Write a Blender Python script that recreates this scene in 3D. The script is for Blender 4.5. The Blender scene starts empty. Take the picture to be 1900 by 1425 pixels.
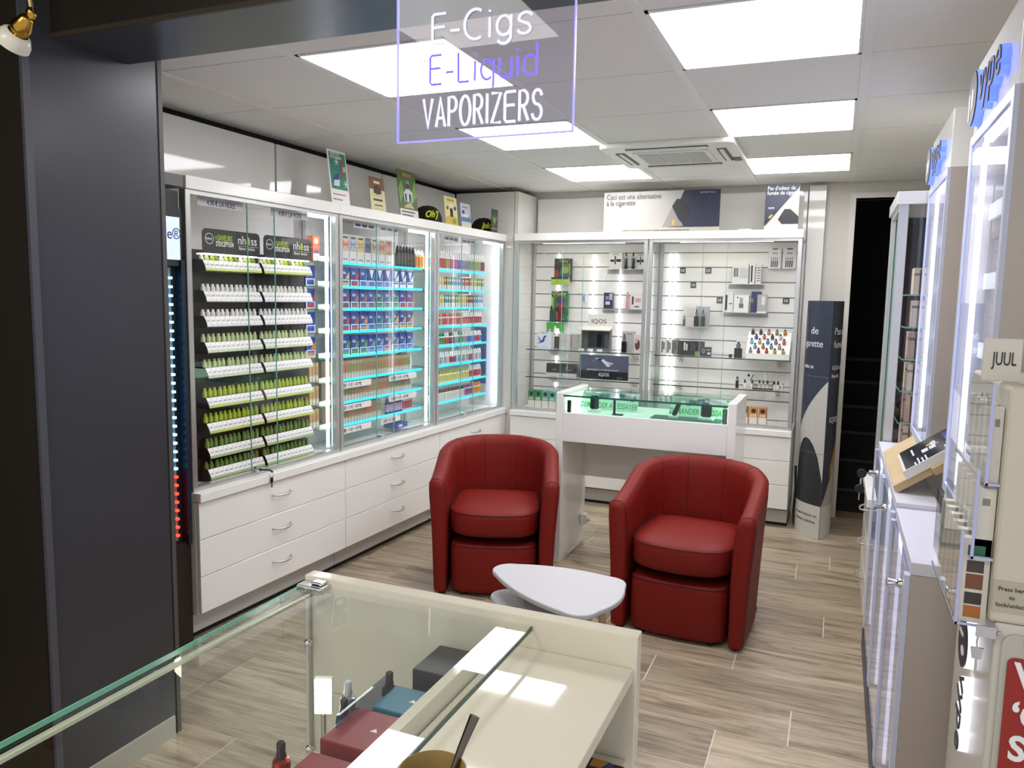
import bpy, bmesh, math, random
from mathutils import Vector, Matrix
random.seed(7)
PI = math.pi
S = bpy.context.scene
C = S.collection

# ------------------------------------------------------------------ camera
cam_d = bpy.data.cameras.new('camera'); cam = bpy.data.objects.new('camera', cam_d); C.objects.link(cam)
cam_d.sensor_width = 36.0; cam_d.lens = 36.0 * 1438.03 / 1900.0; cam_d.clip_start = 0.02
_r = Vector((0.9219482, 0.38687133, 0.01849557))
_d = Vector((0.06028775, -0.09617189, -0.99353729))
_f = Vector((-0.38259234, 0.91710498, -0.1119891))
cam.matrix_world = Matrix(((_r.x, -_d.x, -_f.x, 0), (_r.y, -_d.y, -_f.y, 0), (_r.z, -_d.z, -_f.z, 1.48), (0, 0, 0, 1)))
S.camera = cam

# ------------------------------------------------------------------ world, exposure
w = bpy.data.worlds.new('world'); S.world = w; w.use_nodes = True
w.node_tree.nodes['Background'].inputs[0].default_value = (0.93, 0.94, 1.0, 1)
w.node_tree.nodes['Background'].inputs[1].default_value = 0.55
S.view_settings.view_transform = 'Standard'; S.view_settings.look = 'None'
S.view_settings.exposure = 0.63; S.view_settings.gamma = 1.0; S.view_settings.use_curve_mapping = False
S.cycles.transparent_max_bounces = 24; S.cycles.max_bounces = 8; S.cycles.diffuse_bounces = 4; S.cycles.glossy_bounces = 3
S.cycles.sample_clamp_indirect = 8.0
PANEL = 7.5      # brightness of the ceiling light panels
LEDW = 7.0       # brightness of the white shelf strips
# warm downlight of the front room, above the sales counter (out of frame)
def front_lamp(x, y, power):
    l = bpy.data.lights.new('downlight', 'AREA'); l.shape = 'SQUARE'; l.size = 0.6; l.energy = power; l.color = (1.0, 0.96, 0.90)
    o = bpy.data.objects.new('downlight', l); C.objects.link(o); o.location = (x, y, 2.57)
front_lamp(-0.25, 0.05, 8.5); front_lamp(-1.45, 0.05, 9)

# ------------------------------------------------------------------ helpers
def lin(h):
    h = h.lstrip('#'); v = [int(h[i:i+2], 16) / 255 for i in (0, 2, 4)]
    return tuple(c / 12.92 if c <= 0.04045 else ((c + 0.055) / 1.055) ** 2.4 for c in v) + (1,)
MATS = {}
def mat(name, col='#cccccc', rough=0.5, metal=0.0, spec=0.5, emit=None, es=0.0, var=0.0, scale=30.0, coat=0.0, bump=0.0):
    if name in MATS: return MATS[name]
    m = bpy.data.materials.new(name); m.use_nodes = True; nt = m.node_tree; b = nt.nodes['Principled BSDF']
    c = lin(col); b.inputs['Base Color'].default_value = c
    b.inputs['Roughness'].default_value = rough; b.inputs['Metallic'].default_value = metal
    b.inputs['Specular IOR Level'].default_value = spec; b.inputs['Coat Weight'].default_value = coat; b.inputs['Coat Roughness'].default_value = 0.05
    if emit: b.inputs['Emission Color'].default_value = lin(emit); b.inputs['Emission Strength'].default_value = es
    if var or bump:
        tc = nt.nodes.new('ShaderNodeTexCoord'); n = nt.nodes.new('ShaderNodeTexNoise'); n.inputs['Scale'].default_value = scale; n.inputs['Detail'].default_value = 3
        nt.links.new(tc.outputs['Object'], n.inputs['Vector'])
        if var:
            mx = nt.nodes.new('ShaderNodeMix'); mx.data_type = 'RGBA'
            mx.inputs[6].default_value = tuple(x * (1 - var) for x in c[:3]) + (1,); mx.inputs[7].default_value = tuple(min(1, x * (1 + var)) for x in c[:3]) + (1,)
            nt.links.new(n.outputs['Fac'], mx.inputs[0]); nt.links.new(mx.outputs[2], b.inputs['Base Color'])
        if bump:
            bp = nt.nodes.new('ShaderNodeBump'); bp.inputs['Strength'].default_value = bump; bp.inputs['Distance'].default_value = 0.002
            nt.links.new(n.outputs['Fac'], bp.inputs['Height']); nt.links.new(bp.outputs['Normal'], b.inputs['Normal'])
    MATS[name] = m; return m
def glassmat(name, tint='#ffffff', gloss=0.04, ior=1.5, rough=0.0):
    """thin pane: clear transmission plus a Fresnel mirror"""
    if name in MATS: return MATS[name]
    m = bpy.data.materials.new(name); m.use_nodes = True; nt = m.node_tree; nt.nodes.clear()
    o = nt.nodes.new('ShaderNodeOutputMaterial'); t = nt.nodes.new('ShaderNodeBsdfTransparent'); g = nt.nodes.new('ShaderNodeBsdfGlossy')
    f = nt.nodes.new('ShaderNodeFresnel'); mx = nt.nodes.new('ShaderNodeMixShader'); ge = nt.nodes.new('ShaderNodeNewGeometry')
    f.inputs['IOR'].default_value = ior; t.inputs[0].default_value = lin(tint); g.inputs['Roughness'].default_value = rough; g.inputs[0].default_value = (1, 1, 1, 1)
    sub = nt.nodes.new('ShaderNodeMath'); sub.operation = 'MULTIPLY_ADD'; sub.inputs[1].default_value = -1; sub.inputs[2].default_value = 1
    mul = nt.nodes.new('ShaderNodeMath'); mul.operation = 'MULTIPLY'
    nt.links.new(ge.outputs['Backfacing'], sub.inputs[0]); nt.links.new(f.outputs[0], mul.inputs[0]); nt.links.new(sub.outputs[0], mul.inputs[1])
    nt.links.new(mul.outputs[0], mx.inputs[0]); nt.links.new(t.outputs[0], mx.inputs[1]); nt.links.new(g.outputs[0], mx.inputs[2]); nt.links.new(mx.outputs[0], o.inputs[0])
    MATS[name] = m; return m

class MB:
    def __init__(s): s.v = []; s.f = []; s.m = []
    def add(s, vs, fs, m=0):
        n = len(s.v); s.v += [tuple(p) for p in vs]; s.f += [tuple(i + n for i in f) for f in fs]; s.m += [m] * len(fs); return s
    def box(s, x0, x1, y0, y1, z0, z1, m=0):
        if x0 > x1: x0, x1 = x1, x0
        if y0 > y1: y0, y1 = y1, y0
        if z0 > z1: z0, z1 = z1, z0
        return s.add([(x0,y0,z0),(x1,y0,z0),(x1,y1,z0),(x0,y1,z0),(x0,y0,z1),(x1,y0,z1),(x1,y1,z1),(x0,y1,z1)],
                     [(0,3,2,1),(4,5,6,7),(0,1,5,4),(1,2,6,5),(2,3,7,6),(3,0,4,7)], m)
    def prism(s, poly, a, b, axis='z', m=0):
        """extrude a counter-clockwise 2D outline; axis z: (x,y), axis y: (x,z), axis x: (y,z)"""
        if sum(poly[i][0]*poly[(i+1)%len(poly)][1] - poly[(i+1)%len(poly)][0]*poly[i][1] for i in range(len(poly))) < 0: poly = poly[::-1]
        def P(p, h): return (p[0], p[1], h) if axis == 'z' else ((p[0], h, p[1]) if axis == 'y' else (h, p[0], p[1]))
        if axis == 'y': a, b = max(a, b), min(a, b)
        else: a, b = min(a, b), max(a, b)
        n = len(poly); vs = [P(p, a) for p in poly] + [P(p, b) for p in poly]
        fs = [tuple(range(n))[::-1], tuple(range(n, 2*n))] + [(i, (i+1) % n, n + (i+1) % n, n + i) for i in range(n)]
        return s.add(vs, fs, m)
    def lathe(s, prof, cx=0, cy=0, n=12, m=0, cz=0, ms=None, sx=1, sy=1):
        vs = []; fs = []; k = len(prof)
        for i in range(n):
            a = 2 * PI * i / n
            for r, z in prof: vs.append((cx + r * math.cos(a) * sx, cy + r * math.sin(a) * sy, cz + z))
        base = len(s.v); s.v += vs
        for i in range(n):
            j = (i + 1) % n
            for q in range(k - 1):
                s.f.append((base+i*k+q, base+j*k+q, base+j*k+q+1, base+i*k+q+1)); s.m.append(ms[q] if ms else m)
        s.f.append(tuple(base + i*k for i in range(n))[::-1]); s.m.append(ms[0] if ms else m)
        s.f.append(tuple(base + i*k + k - 1 for i in range(n))); s.m.append(ms[-1] if ms else m)
        return s
    def tube(s, pts, r, n=8, m=0, closed=False):
        pts = [Vector(p) for p in pts]; rs = r if isinstance(r, (list, tuple)) else [r] * len(pts); base = len(s.v); k = len(pts)
        up = Vector((0, 0, 1)); prev = None
        for i, p in enumerate(pts):
            if closed: t = pts[(i+1) % k] - pts[i-1]
            else: t = pts[min(i+1, k-1)] - pts[max(i-1, 0)]
            t = t.normalized() if t.length > 1e-9 else Vector((0, 0, 1))
            a = prev if prev is not None else (up if abs(t.z) < 0.9 else Vector((1, 0, 0)))
            a = (a - t * a.dot(t)); a = a.normalized() if a.length > 1e-6 else t.orthogonal().normalized()
            prev = a; b = t.cross(a)
            for j in range(n):
                q = 2 * PI * j / n; s.v.append(tuple(p + (a * math.cos(q) + b * math.sin(q)) * rs[i]))
        for i in range(k if closed else k - 1):
            i2 = (i + 1) % k
            for j in range(n):
                j2 = (j + 1) % n; s.f.append((base+i*n+j, base+i*n+j2, base+i2*n+j2, base+i2*n+j)); s.m.append(m)
        if not closed:
            s.f.append(tuple(base + j for j in range(n))[::-1]); s.m.append(m)
            s.f.append(tuple(base + (k-1)*n + j for j in range(n))); s.m.append(m)
        return s
    def mesh(s, name, mats, smooth=0):
        me = bpy.data.meshes.new(name); me.from_pydata(s.v, [], s.f)
        for q in (mats if isinstance(mats, (list, tuple)) else [mats]): me.materials.append(q)
        me.polygons.foreach_set('material_index', s.m)
        if smooth:
            me.polygons.foreach_set('use_smooth', [True] * len(s.f)); me.set_sharp_from_angle(angle=math.radians(smooth))
        me.update(); return me
    def build(s, name, mats, parent=None, loc=None, rot=None, smooth=0, bevel=0, seg=2):
        o = bpy.data.objects.new(name, s.mesh(name, mats, smooth)); C.objects.link(o)
        if parent: o.parent = parent
        if loc is not None: o.location = loc
        if rot is not None: o.rotation_euler = rot
        if bevel:
            b = o.modifiers.new('bevel', 'BEVEL'); b.width = bevel; b.segments = seg; b.limit_method = 'ANGLE'; b.angle_limit = math.radians(40)
        return o
def tag(o, label=None, cat=None, group=None, kind=None):
    if label: o['label'] = label
    if cat: o['category'] = cat
    if group: o['group'] = group
    if kind: o['kind'] = kind
    return o
def thing(name, label, cat, loc=(0, 0, 0), rz=0, group=None):
    o = bpy.data.objects.new(name, None); C.objects.link(o); o.location = loc; o.rotation_euler = (0, 0, rz); o.empty_display_size = 0.05
    return tag(o, label, cat, group)
def inst(name, me, loc, rz=0, parent=None):
    o = bpy.data.objects.new(name, me); C.objects.link(o); o.location = loc; o.rotation_euler = (0, 0, rz)
    if parent: o.parent = parent
    return o
def rrect(x0, x1, y0, y1, r, n=5):
    p = []
    for cx, cy, a0 in ((x1-r, y1-r, 0), (x0+r, y1-r, PI/2), (x0+r, y0+r, PI), (x1-r, y0+r, 1.5*PI)):
        for i in range(n + 1): a = a0 + PI/2 * i / n; p.append((cx + r*math.cos(a), cy + r*math.sin(a)))
    return p
TX = {}
def text(body, size, m, parent, loc, rot=(PI/2, 0, 0), ext=0.0004, align='LEFT', sx=1.0, name='lettering', bold=0.0, shear=0.0):
    """flat lettering; by default upright in the local xz plane and read from -y"""
    key = (body, size, ext, align, bold, m.name, shear)
    if key not in TX:
        cu = bpy.data.curves.new('lettering', 'FONT'); cu.body = body; cu.size = size; cu.extrude = ext; cu.align_x = align; cu.resolution_u = 3; cu.offset = bold; cu.shear = shear
        t = bpy.data.objects.new('tmp', cu); C.objects.link(t)
        me = bpy.data.meshes.new_from_object(t); me.materials.clear(); me.materials.append(m)
        bpy.data.objects.remove(t); TX[key] = me
    o = bpy.data.objects.new(name, TX[key]); C.objects.link(o); o.parent = parent; o.location = loc; o.rotation_euler = rot; o.scale = (sx, 1, 1)
    return o
_O = 'first second third fourth fifth sixth seventh eighth ninth tenth eleventh twelfth thirteenth fourteenth fifteenth sixteenth seventeenth eighteenth nineteenth'.split()
def ordn(i):
    if i < 19: return _O[i]
    n = i + 1; t = {2: 'twent', 3: 'thirt', 4: 'fort'}[n // 10]
    return t + 'ieth' if n % 10 == 0 else t + 'y-' + _O[n % 10 - 1]

# ------------------------------------------------------------------ common materials
WHITE = mat('white_gloss', '#f2f0ea', 0.12, spec=0.5, var=0.015, scale=3)
WMATT = mat('white_matt', '#f1efe9', 0.45, var=0.02, scale=8)
PANELW = mat('wall_panel_gloss', '#e2e0d9', 0.05, var=0.02, scale=2)
ALU = mat('aluminium', '#c9c9c6', 0.28, metal=0.75, var=0.03, scale=60)
CHROME = mat('chrome', '#dddddd', 0.08, metal=1.0)
STEEL = mat('brushed_steel', '#c4c3bf', 0.3, metal=1.0)
BLACK = mat('black_plastic', '#17171a', 0.4, var=0.1)
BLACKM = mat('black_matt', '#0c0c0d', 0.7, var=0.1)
CHAR = mat('charcoal_print', '#2b2a28', 0.5, var=0.05)
GLASS = glassmat('clear_glass')
GLASSG = glassmat('green_glass', '#e6f4ee')
GLASST = glassmat('counter_glass', '#fcfefd', ior=1.55)
ACRYL = glassmat('acrylic', '#fafbfc', ior=1.40)
TRAYG = glassmat('tray_acrylic', '#fdfdfe', ior=1.10)
EDGE = mat('glass_edge', '#6fae9f', 0.15, var=0.1)
EDGED = mat('glass_edge_dark', '#1c4a3c', 0.15, var=0.1)
LED = mat('led_white', '#ffffff', 0.5, emit='#eef0ff', es=LEDW)
LEDB = mat('led_cool', '#ffffff', 0.5, emit='#c4d2ff', es=4.0)
CYAN = mat('led_cyan', '#20d0ff', 0.4, emit='#22c8ff', es=0.85)
PAPER = mat('paper_white', '#efede6', 0.6, var=0.02)
INK = mat('ink_black', '#1a1a1a', 0.6, var=0.05)
PWHITE = mat('print_white', '#f2f2f0', 0.5, var=0.01)
NAVY = mat('print_navy', '#2b3040', 0.45, var=0.05)

# ================================================================== SETTING
# ---- floor of wood-look planks
def plank_material():
    m = bpy.data.materials.new('wood_plank'); m.use_nodes = True; nt = m.node_tree; b = nt.nodes['Principled BSDF']; N = nt.nodes.new; L = nt.links.new
    oi = N('ShaderNodeObjectInfo'); tc = N('ShaderNodeTexCoord'); mp = N('ShaderNodeMapping'); mp.inputs['Scale'].default_value = (0.8, 7.0, 1.0)
    add = N('ShaderNodeVectorMath'); add.operation = 'ADD'; sc = N('ShaderNodeVectorMath'); sc.operation = 'SCALE'; sc.inputs[0].default_value = (37, 53, 11)
    L(oi.outputs['Random'], sc.inputs['Scale']); L(tc.outputs['Object'], add.inputs[0]); L(sc.outputs[0], add.inputs[1]); L(add.outputs[0], mp.inputs[0])
    n1 = N('ShaderNodeTexNoise'); n1.inputs['Scale'].default_value = 2.2; n1.inputs['Detail'].default_value = 6; n1.inputs['Roughness'].default_value = 0.65; n1.inputs['Distortion'].default_value = 1.2
    n2 = N('ShaderNodeTexNoise'); n2.inputs['Scale'].default_value = 9.0; n2.inputs['Detail'].default_value = 5; n2.inputs['Distortion'].default_value = 0.6
    L(mp.outputs[0], n1.inputs['Vector']); L(mp.outputs[0], n2.inputs['Vector'])
    r1 = N('ShaderNodeValToRGB'); e = r1.color_ramp.elements
    e[0].position = 0.30; e[0].color = lin('#7d6a52'); e[1].position = 0.72; e[1].color = lin('#d6c6aa')
    el = r1.color_ramp.elements.new(0.5); el.color = lin('#b8a486')
    L(n1.outputs['Fac'], r1.inputs[0])
    r2 = N('ShaderNodeValToRGB'); r2.color_ramp.elements[0].position = 0.36; r2.color_ramp.elements[0].color = (0.45, 0.42, 0.38, 1); r2.color_ramp.elements[1].position = 0.52; r2.color_ramp.elements[1].color = (1, 1, 1, 1)
    L(n2.outputs['Fac'], r2.inputs[0])
    mx = N('ShaderNodeMix'); mx.data_type = 'RGBA'; mx.blend_type = 'MULTIPLY'; mx.inputs[0].default_value = 0.42; L(r1.outputs[0], mx.inputs[6]); L(r2.outputs[0], mx.inputs[7])
    hs = N('ShaderNodeHueSaturation'); mr = N('ShaderNodeMapRange'); mr.inputs[3].default_value = 0.72; mr.inputs[4].default_value = 1.06; L(oi.outputs['Random'], mr.inputs[0]); L(mr.outputs[0], hs.inputs['Value'])
    hs.inputs['Saturation'].default_value = 0.92; L(mx.outputs[2], hs.inputs['Color']); L(hs.outputs[0], b.inputs['Base Color'])
    b.inputs['Roughness'].default_value = 0.32
    bp = N('ShaderNodeBump'); bp.inputs['Strength'].default_value = 0.25; bp.inputs['Distance'].default_value = 0.002; L(n2.outputs['Fac'], bp.inputs['Height']); L(bp.outputs['Normal'], b.inputs['Normal'])
    return m
PLANK = plank_material()
FX0, FX1, FY0, FY1 = -2.80, 0.80, -0.40, 5.72
floor = tag(MB().box(FX0, FX1, FY0, FY1, -0.06, -0.0016).build('floor', mat('grout', '#ddd6c6', 0.7, var=0.05)), 'greyish brown wood-look plank floor', 'floor', kind='structure')
PITCH = 0.2414
joint = {3: -0.31, 2: -0.617, 1: -0.07, 0: -0.306, 5: 0.024, 9: 0.042, 8: -0.128, 4: -0.9, 6: -0.55, 7: -0.75, 10: -0.35}
shared = {}
for k in range(-12, 15):
    y0 = 2.384 + k * PITCH; y1 = y0 + PITCH
    y0 = max(y0, FY0); y1 = min(y1, FY1)
    if y1 - y0 < 0.02: continue
    x = joint.get(k, random.uniform(-1, 0)) - 3 * 1.2
    while x < FX1:
        a, b_ = max(x, FX0), min(x + 1.2, FX1)
        if b_ - a > 0.02:
            key = (round(b_ - a, 3), round(y1 - y0, 3))
            if key not in shared:
                q = MB().box(-key[0]/2 + 0.0024, key[0]/2 - 0.0024, -key[1]/2 + 0.0022, key[1]/2 - 0.0022, -0.008, 0); shared[key] = q.mesh('plank', PLANK)
            o = inst('plank', shared[key], ((a + b_)/2, (y0 + y1)/2, 0), parent=floor)
        x += 1.2

# ---- ceiling with lay-in tiles
CZ = 2.28
ceil = tag(MB().box(-2.80, 0.80, 1.744, 5.72, CZ + 0.012, CZ + 0.06).build('ceiling', mat('ceiling_gap_shade', '#3a3937', 0.8, var=0.05)), 'white suspended tile ceiling', 'ceiling', kind='structure')  # dark slab colour stands in for shadow in the gaps between tiles
TILE = mat('ceiling_tile', '#f0eee9', 0.8, var=0.02, scale=90, bump=0.05)
TBAR = mat('ceiling_bar', '#f2f0ec', 0.5, var=0.01)
cols = [-2.80, -2.366, -1.766, -1.166, -0.566, 0.034, 0.634, 0.80]
rows = [1.744, 2.23, 2.83, 3.43, 4.03, 4.63, 5.23, 5.72]
lights = {(2, 1), (2, 3), (2, 5), (4, 1), (4, 3), (4, 5)}
for i in range(7):
    for j in range(7):
        if (i, j) in lights or (i, j) == (3, 4): continue
        x0, x1, y0, y1 = cols[i], cols[i+1], rows[j], rows[j+1]
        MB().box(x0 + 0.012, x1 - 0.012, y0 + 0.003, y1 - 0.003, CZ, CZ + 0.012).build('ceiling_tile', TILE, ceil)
for x in cols[1:-1]:
    MB().box(x - 0.0145, x + 0.0145, 1.745, 5.718, CZ - 0.004, CZ + 0.008).build('grid_bar', TBAR, ceil)
DIFF = mat('light_diffuser', '#ffffff', 0.6, emit='#fbfaff', es=PANEL)
pos = ['nearest the dark beam', 'in the middle of its row', 'nearest the back wall']
for (i, j) in sorted(lights):
    t = thing('ceiling_light', 'square white ceiling light panel %s, %s row' % (pos[(j - 1)//2], 'left-hand' if i == 2 else 'right-hand'), 'ceiling light', ((cols[i] + cols[i+1])/2, (rows[j] + rows[j+1])/2, CZ), group='ceiling light panels')
    a = 0.285; c_ = 0.2985; fr = MB()
    fr.box(-a, a, -c_, -c_ + 0.016, -0.003, 0.012).box(-a, a, c_ - 0.016, c_, -0.003, 0.012).box(-a, -a + 0.010, -c_, c_, -0.003, 0.012).box(a - 0.010, a, -c_, c_, -0.003, 0.012)
    fr.build('frame', TBAR, t)
    MB().box(-a + 0.010, a - 0.010, -c_ + 0.016, c_ - 0.016, -0.002, 0.008).build('diffuser', DIFF, t)

# ---- air conditioning cassette
ac = thing('air_conditioner', 'white square cassette air conditioner set in the ceiling', 'air conditioner', (-0.866, 4.33, CZ))
ACW = mat('ac_plastic', '#f0eee9', 0.45, var=0.01); ACG = mat('ac_grille', '#bdbcba', 0.6, var=0.05)
MB().prism(rrect(-0.345, 0.345, -0.335, 0.335, 0.05), -0.028, 0.004).build('face_plate', ACW, ac, bevel=0.01)
gr = MB().box(-0.2, 0.2, -0.175, 0.175, -0.036, -0.026).build('intake_frame', ACW, ac, bevel=0.004)
for k in range(3): MB().box(-0.175 + k*0.119, -0.065 + k*0.119, -0.15, 0.15, -0.0385, -0.034).build('intake_grille', ACG, ac)
for (a, b_) in ((-1, 0), (1, 0), (0, -1), (0, 1)):
    if a: MB().box(a*0.265 - 0.024, a*0.265 + 0.024, -0.18, 0.18, -0.031, -0.026).build('air_slot', mat('ac_dark', '#55544f', 0.6), ac); MB().box(a*0.262 - 0.008, a*0.262 + 0.012, -0.175, 0.175, -0.037, -0.03).build('louvre', ACW, ac)
    else: MB().box(-0.21, 0.21, b_*0.262 - 0.02, b_*0.262 + 0.02, -0.031, -0.026).build('air_slot', MATS['ac_dark'], ac); MB().box(-0.205, 0.205, b_*0.262 - 0.008, b_*0.262 + 0.012, -0.037, -0.03).build('louvre', ACW, ac)
MB().box(0.29, 0.33, 0.10, 0.2, -0.031, -0.026).build('sensor_slot', BLACK, ac)

# ---- walls
wl = tag(MB().box(-2.90, -2.80, 1.85, 5.72, 0, 2.34).build('wall_left', mat('wall_gap_shade', '#24231f', 0.8, var=0.05)), 'left wall behind the glossy panels', 'wall', kind='structure')  # dark wall colour paints the shade in the gaps around the panels
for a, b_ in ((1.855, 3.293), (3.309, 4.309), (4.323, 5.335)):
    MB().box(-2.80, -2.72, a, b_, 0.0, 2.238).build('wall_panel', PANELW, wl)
DX0, DX1, DZ = 0.065, 0.70, 2.17
WALLP = mat('wall_paint', '#d0cdc4', 0.6, var=0.03, scale=4)
wb = MB().box(-2.90, DX0, 5.72, 5.82, 0, 2.34).box(DX1, 0.90, 5.72, 5.82, 0, 2.34).box(DX0, DX1, 5.72, 5.82, DZ, 2.34).build('wall_back', WALLP)
tag(wb, 'back wall with a dark doorway at its right end', 'wall', kind='structure')
MB().box(-2.18, -0.235, 5.685, 5.72, 0, 2.225).build('wall_panel', PANELW, wb)
MB().box(-0.225, -0.12, 5.66, 5.72, 0.0, 2.255).build('wall_panel', PANELW, wb)
wc = tag(MB().box(-2.715, -2.235, 5.345, 5.715, 0.0, 2.245).build('wall_corner', PANELW, bevel=0.004), 'boxed-in corner column clad in glossy white', 'wall', kind='structure')
MB().box(-2.232, -2.205, 5.345, 5.715, 0.0, 2.245).build('wall_panel', PANELW, wc)
MB().box(-2.2352, -2.2318, 5.343, 5.355, 0.0, 2.245).build('joint_strip', mat('joint_gold', '#a58f58', 0.6, var=0.3, scale=200), wc)
tag(MB().box(0.80, 0.90, 1.85, 5.72, 0, 2.34).build('wall_right', WALLP), 'right wall behind the displays', 'wall', kind='structure')
tr = MB().box(DX0 - 0.035, DX0, 5.70, 5.83, 0.0, DZ + 0.035).box(DX1, DX1 + 0.035, 5.70, 5.83, 0, DZ + 0.035).box(DX0, DX1, 5.70, 5.83, DZ, DZ + 0.035)
tag(tr.build('trim_1', mat('trim_paint', '#d9d5ca', 0.45, var=0.02)), 'painted frame around the dark doorway', 'door frame', kind='structure')
tag(MB().box(-0.12, DX0 - 0.036, 5.70, 5.719, 0, 0.09).build('baseboard_back', mat('skirting_wood', '#8d7c62', 0.5, var=0.15)), 'wood-look skirting beside the doorway', 'skirting', kind='structure')
# the unlit stairway behind the door opening
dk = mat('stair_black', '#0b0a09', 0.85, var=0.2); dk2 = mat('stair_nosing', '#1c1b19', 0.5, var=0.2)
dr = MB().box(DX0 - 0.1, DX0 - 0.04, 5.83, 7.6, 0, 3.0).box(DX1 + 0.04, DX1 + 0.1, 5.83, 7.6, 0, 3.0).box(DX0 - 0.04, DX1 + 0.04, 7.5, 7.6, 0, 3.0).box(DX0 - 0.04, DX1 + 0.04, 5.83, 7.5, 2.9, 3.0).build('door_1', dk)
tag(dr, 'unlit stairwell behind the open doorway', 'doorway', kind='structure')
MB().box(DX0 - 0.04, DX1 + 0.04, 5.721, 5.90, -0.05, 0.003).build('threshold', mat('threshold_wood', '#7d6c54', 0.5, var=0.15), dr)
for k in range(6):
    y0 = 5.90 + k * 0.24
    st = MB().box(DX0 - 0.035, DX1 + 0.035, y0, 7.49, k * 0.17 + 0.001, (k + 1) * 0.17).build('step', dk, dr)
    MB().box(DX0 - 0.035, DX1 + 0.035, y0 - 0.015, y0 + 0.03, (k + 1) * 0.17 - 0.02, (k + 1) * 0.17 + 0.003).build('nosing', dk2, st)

# ---- dark portal between the front room and the shop
JAMB = mat('portal_lacquer', '#35353a', 0.30, var=0.05, scale=3)
FRONT = mat('front_room_brown', '#20180d', 0.5, var=0.15, scale=6)
pj = tag(MB().box(-2.80, -1.965, 1.425, 1.838, 0, 2.60).build('wall_portal', JAMB), 'dark grey side of the opening between the two rooms', 'wall', kind='structure')
MB().box(-1.9655, -1.955, 1.405, 1.426, 0, 2.60).build('corner_strip', mat('corner_grey', '#4a4a52', 0.4), pj)
MB().box(-2.80, -1.9655, 1.400, 1.4249, 0, 2.60).build('front_panel', FRONT, pj)
MB().box(-1.985, -1.967, 1.8385, 1.846, 0, 2.28).build('edge_gap', BLACKM, pj)
MB().box(-1.985, -1.9655, 1.8465, 1.8625, 0, 2.28).build('edge_trim', mat('trim_grey', '#4d4a46', 0.5, var=0.05), pj)
MB().box(-1.985, -1.957, 1.43, 1.83, 0.0, 0.07).build('skirting', mat('skirt_pale', '#b9b4a4', 0.5), pj)
bm_ = tag(MB().box(-1.965, 1.2, 1.502, 1.743, 2.137, 2.60).build('beam', JAMB), 'dark beam across the opening to the white shop', 'beam', kind='structure')
MB().box(-1.965, 1.2, 1.497, 1.5019, 2.150, 2.60).build('fascia', FRONT, bm_)
MB().box(-1.965, 1.2, 1.494, 1.502, 2.137, 2.1495).build('edge_strip', mat('beam_edge', '#3a3020', 0.5), bm_)
tag(MB().box(-2.80, 1.2, -0.6, 1.40, 2.60, 2.66).build('ceiling_front', FRONT), 'dark ceiling of the front room', 'ceiling', kind='structure')
tag(MB().box(-2.90, -2.80, -0.6, 1.40, 0, 2.60).build('wall_front', FRONT), 'dark brown wall of the front room', 'wall', kind='structure')

# ================================================================== CABINETS
def drawer_unit(loc, rz, W, D, label, group, handles=True, zb=0.13, zt=0.608, plw=None):
    t = thing('drawer_cabinet', label, 'cabinet', loc, rz, group)
    MB().box(0.001, W - 0.001, 0.022, D, zb - 0.005, zt).build('body', WHITE, t)
    h = (zt - zb) / 3
    for k in range(3):
        z0 = zb + k * h
        d = MB().box(0.0025, W - 0.0025, 0.0, 0.019, z0 + 0.0015, z0 + h - 0.0015).build('drawer', WHITE, t, bevel=0.0015, seg=1)
        if handles:
            zc = z0 + h * 0.56; pts = []
            for q in range(13):
                a = -1 + 2 * q / 12; pts.append((W*0.5 + a * 0.062, -0.030 * (1 - a**4) + 0.001, zc + 0.006 * (a*a)))
            MB().tube(pts, 0.0042, 8).build('handle', STEEL, d, smooth=60)
    MB().box(0.003, W - 0.003, 0.08, D, 0.022, zb - 0.022).build('plinth', mat('plinth_grey', '#c9c7c1', 0.3, var=0.02), t)
    MB().box(0.001, W - 0.001, 0.086, D, 0.001, 0.022).build('plinth_seal', BLACKM, t)
    MB().box(0.001, W - 0.001, 0.07, D, zb - 0.022, zb - 0.005).build('gap_shade_strip', BLACKM, t)  # solid black strip stands in for the shade below the drawers
    return t
def worktop(loc, rz, L, D, label):
    return tag(MB().box(0, L, -0.014, D, 0.610, 0.648).build('worktop', WHITE, None, loc, (0, 0, rz), bevel=0.003), label, 'worktop')
def pane(t, x0, x1, y, z0, z1, edges='lr', g=None, name='glass_pane', e=None):
    p = MB().box(x0, x1, y, y + 0.005, z0, z1).build(name, g or GLASS, t)
    for s in edges:
        x = x0 if s == 'l' else x1
        MB().box(x - 0.0012, x + 0.0012, y - 0.0003, y + 0.0053, z0, z1).build('pane_edge', e or EDGE, p)
    return p
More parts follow.
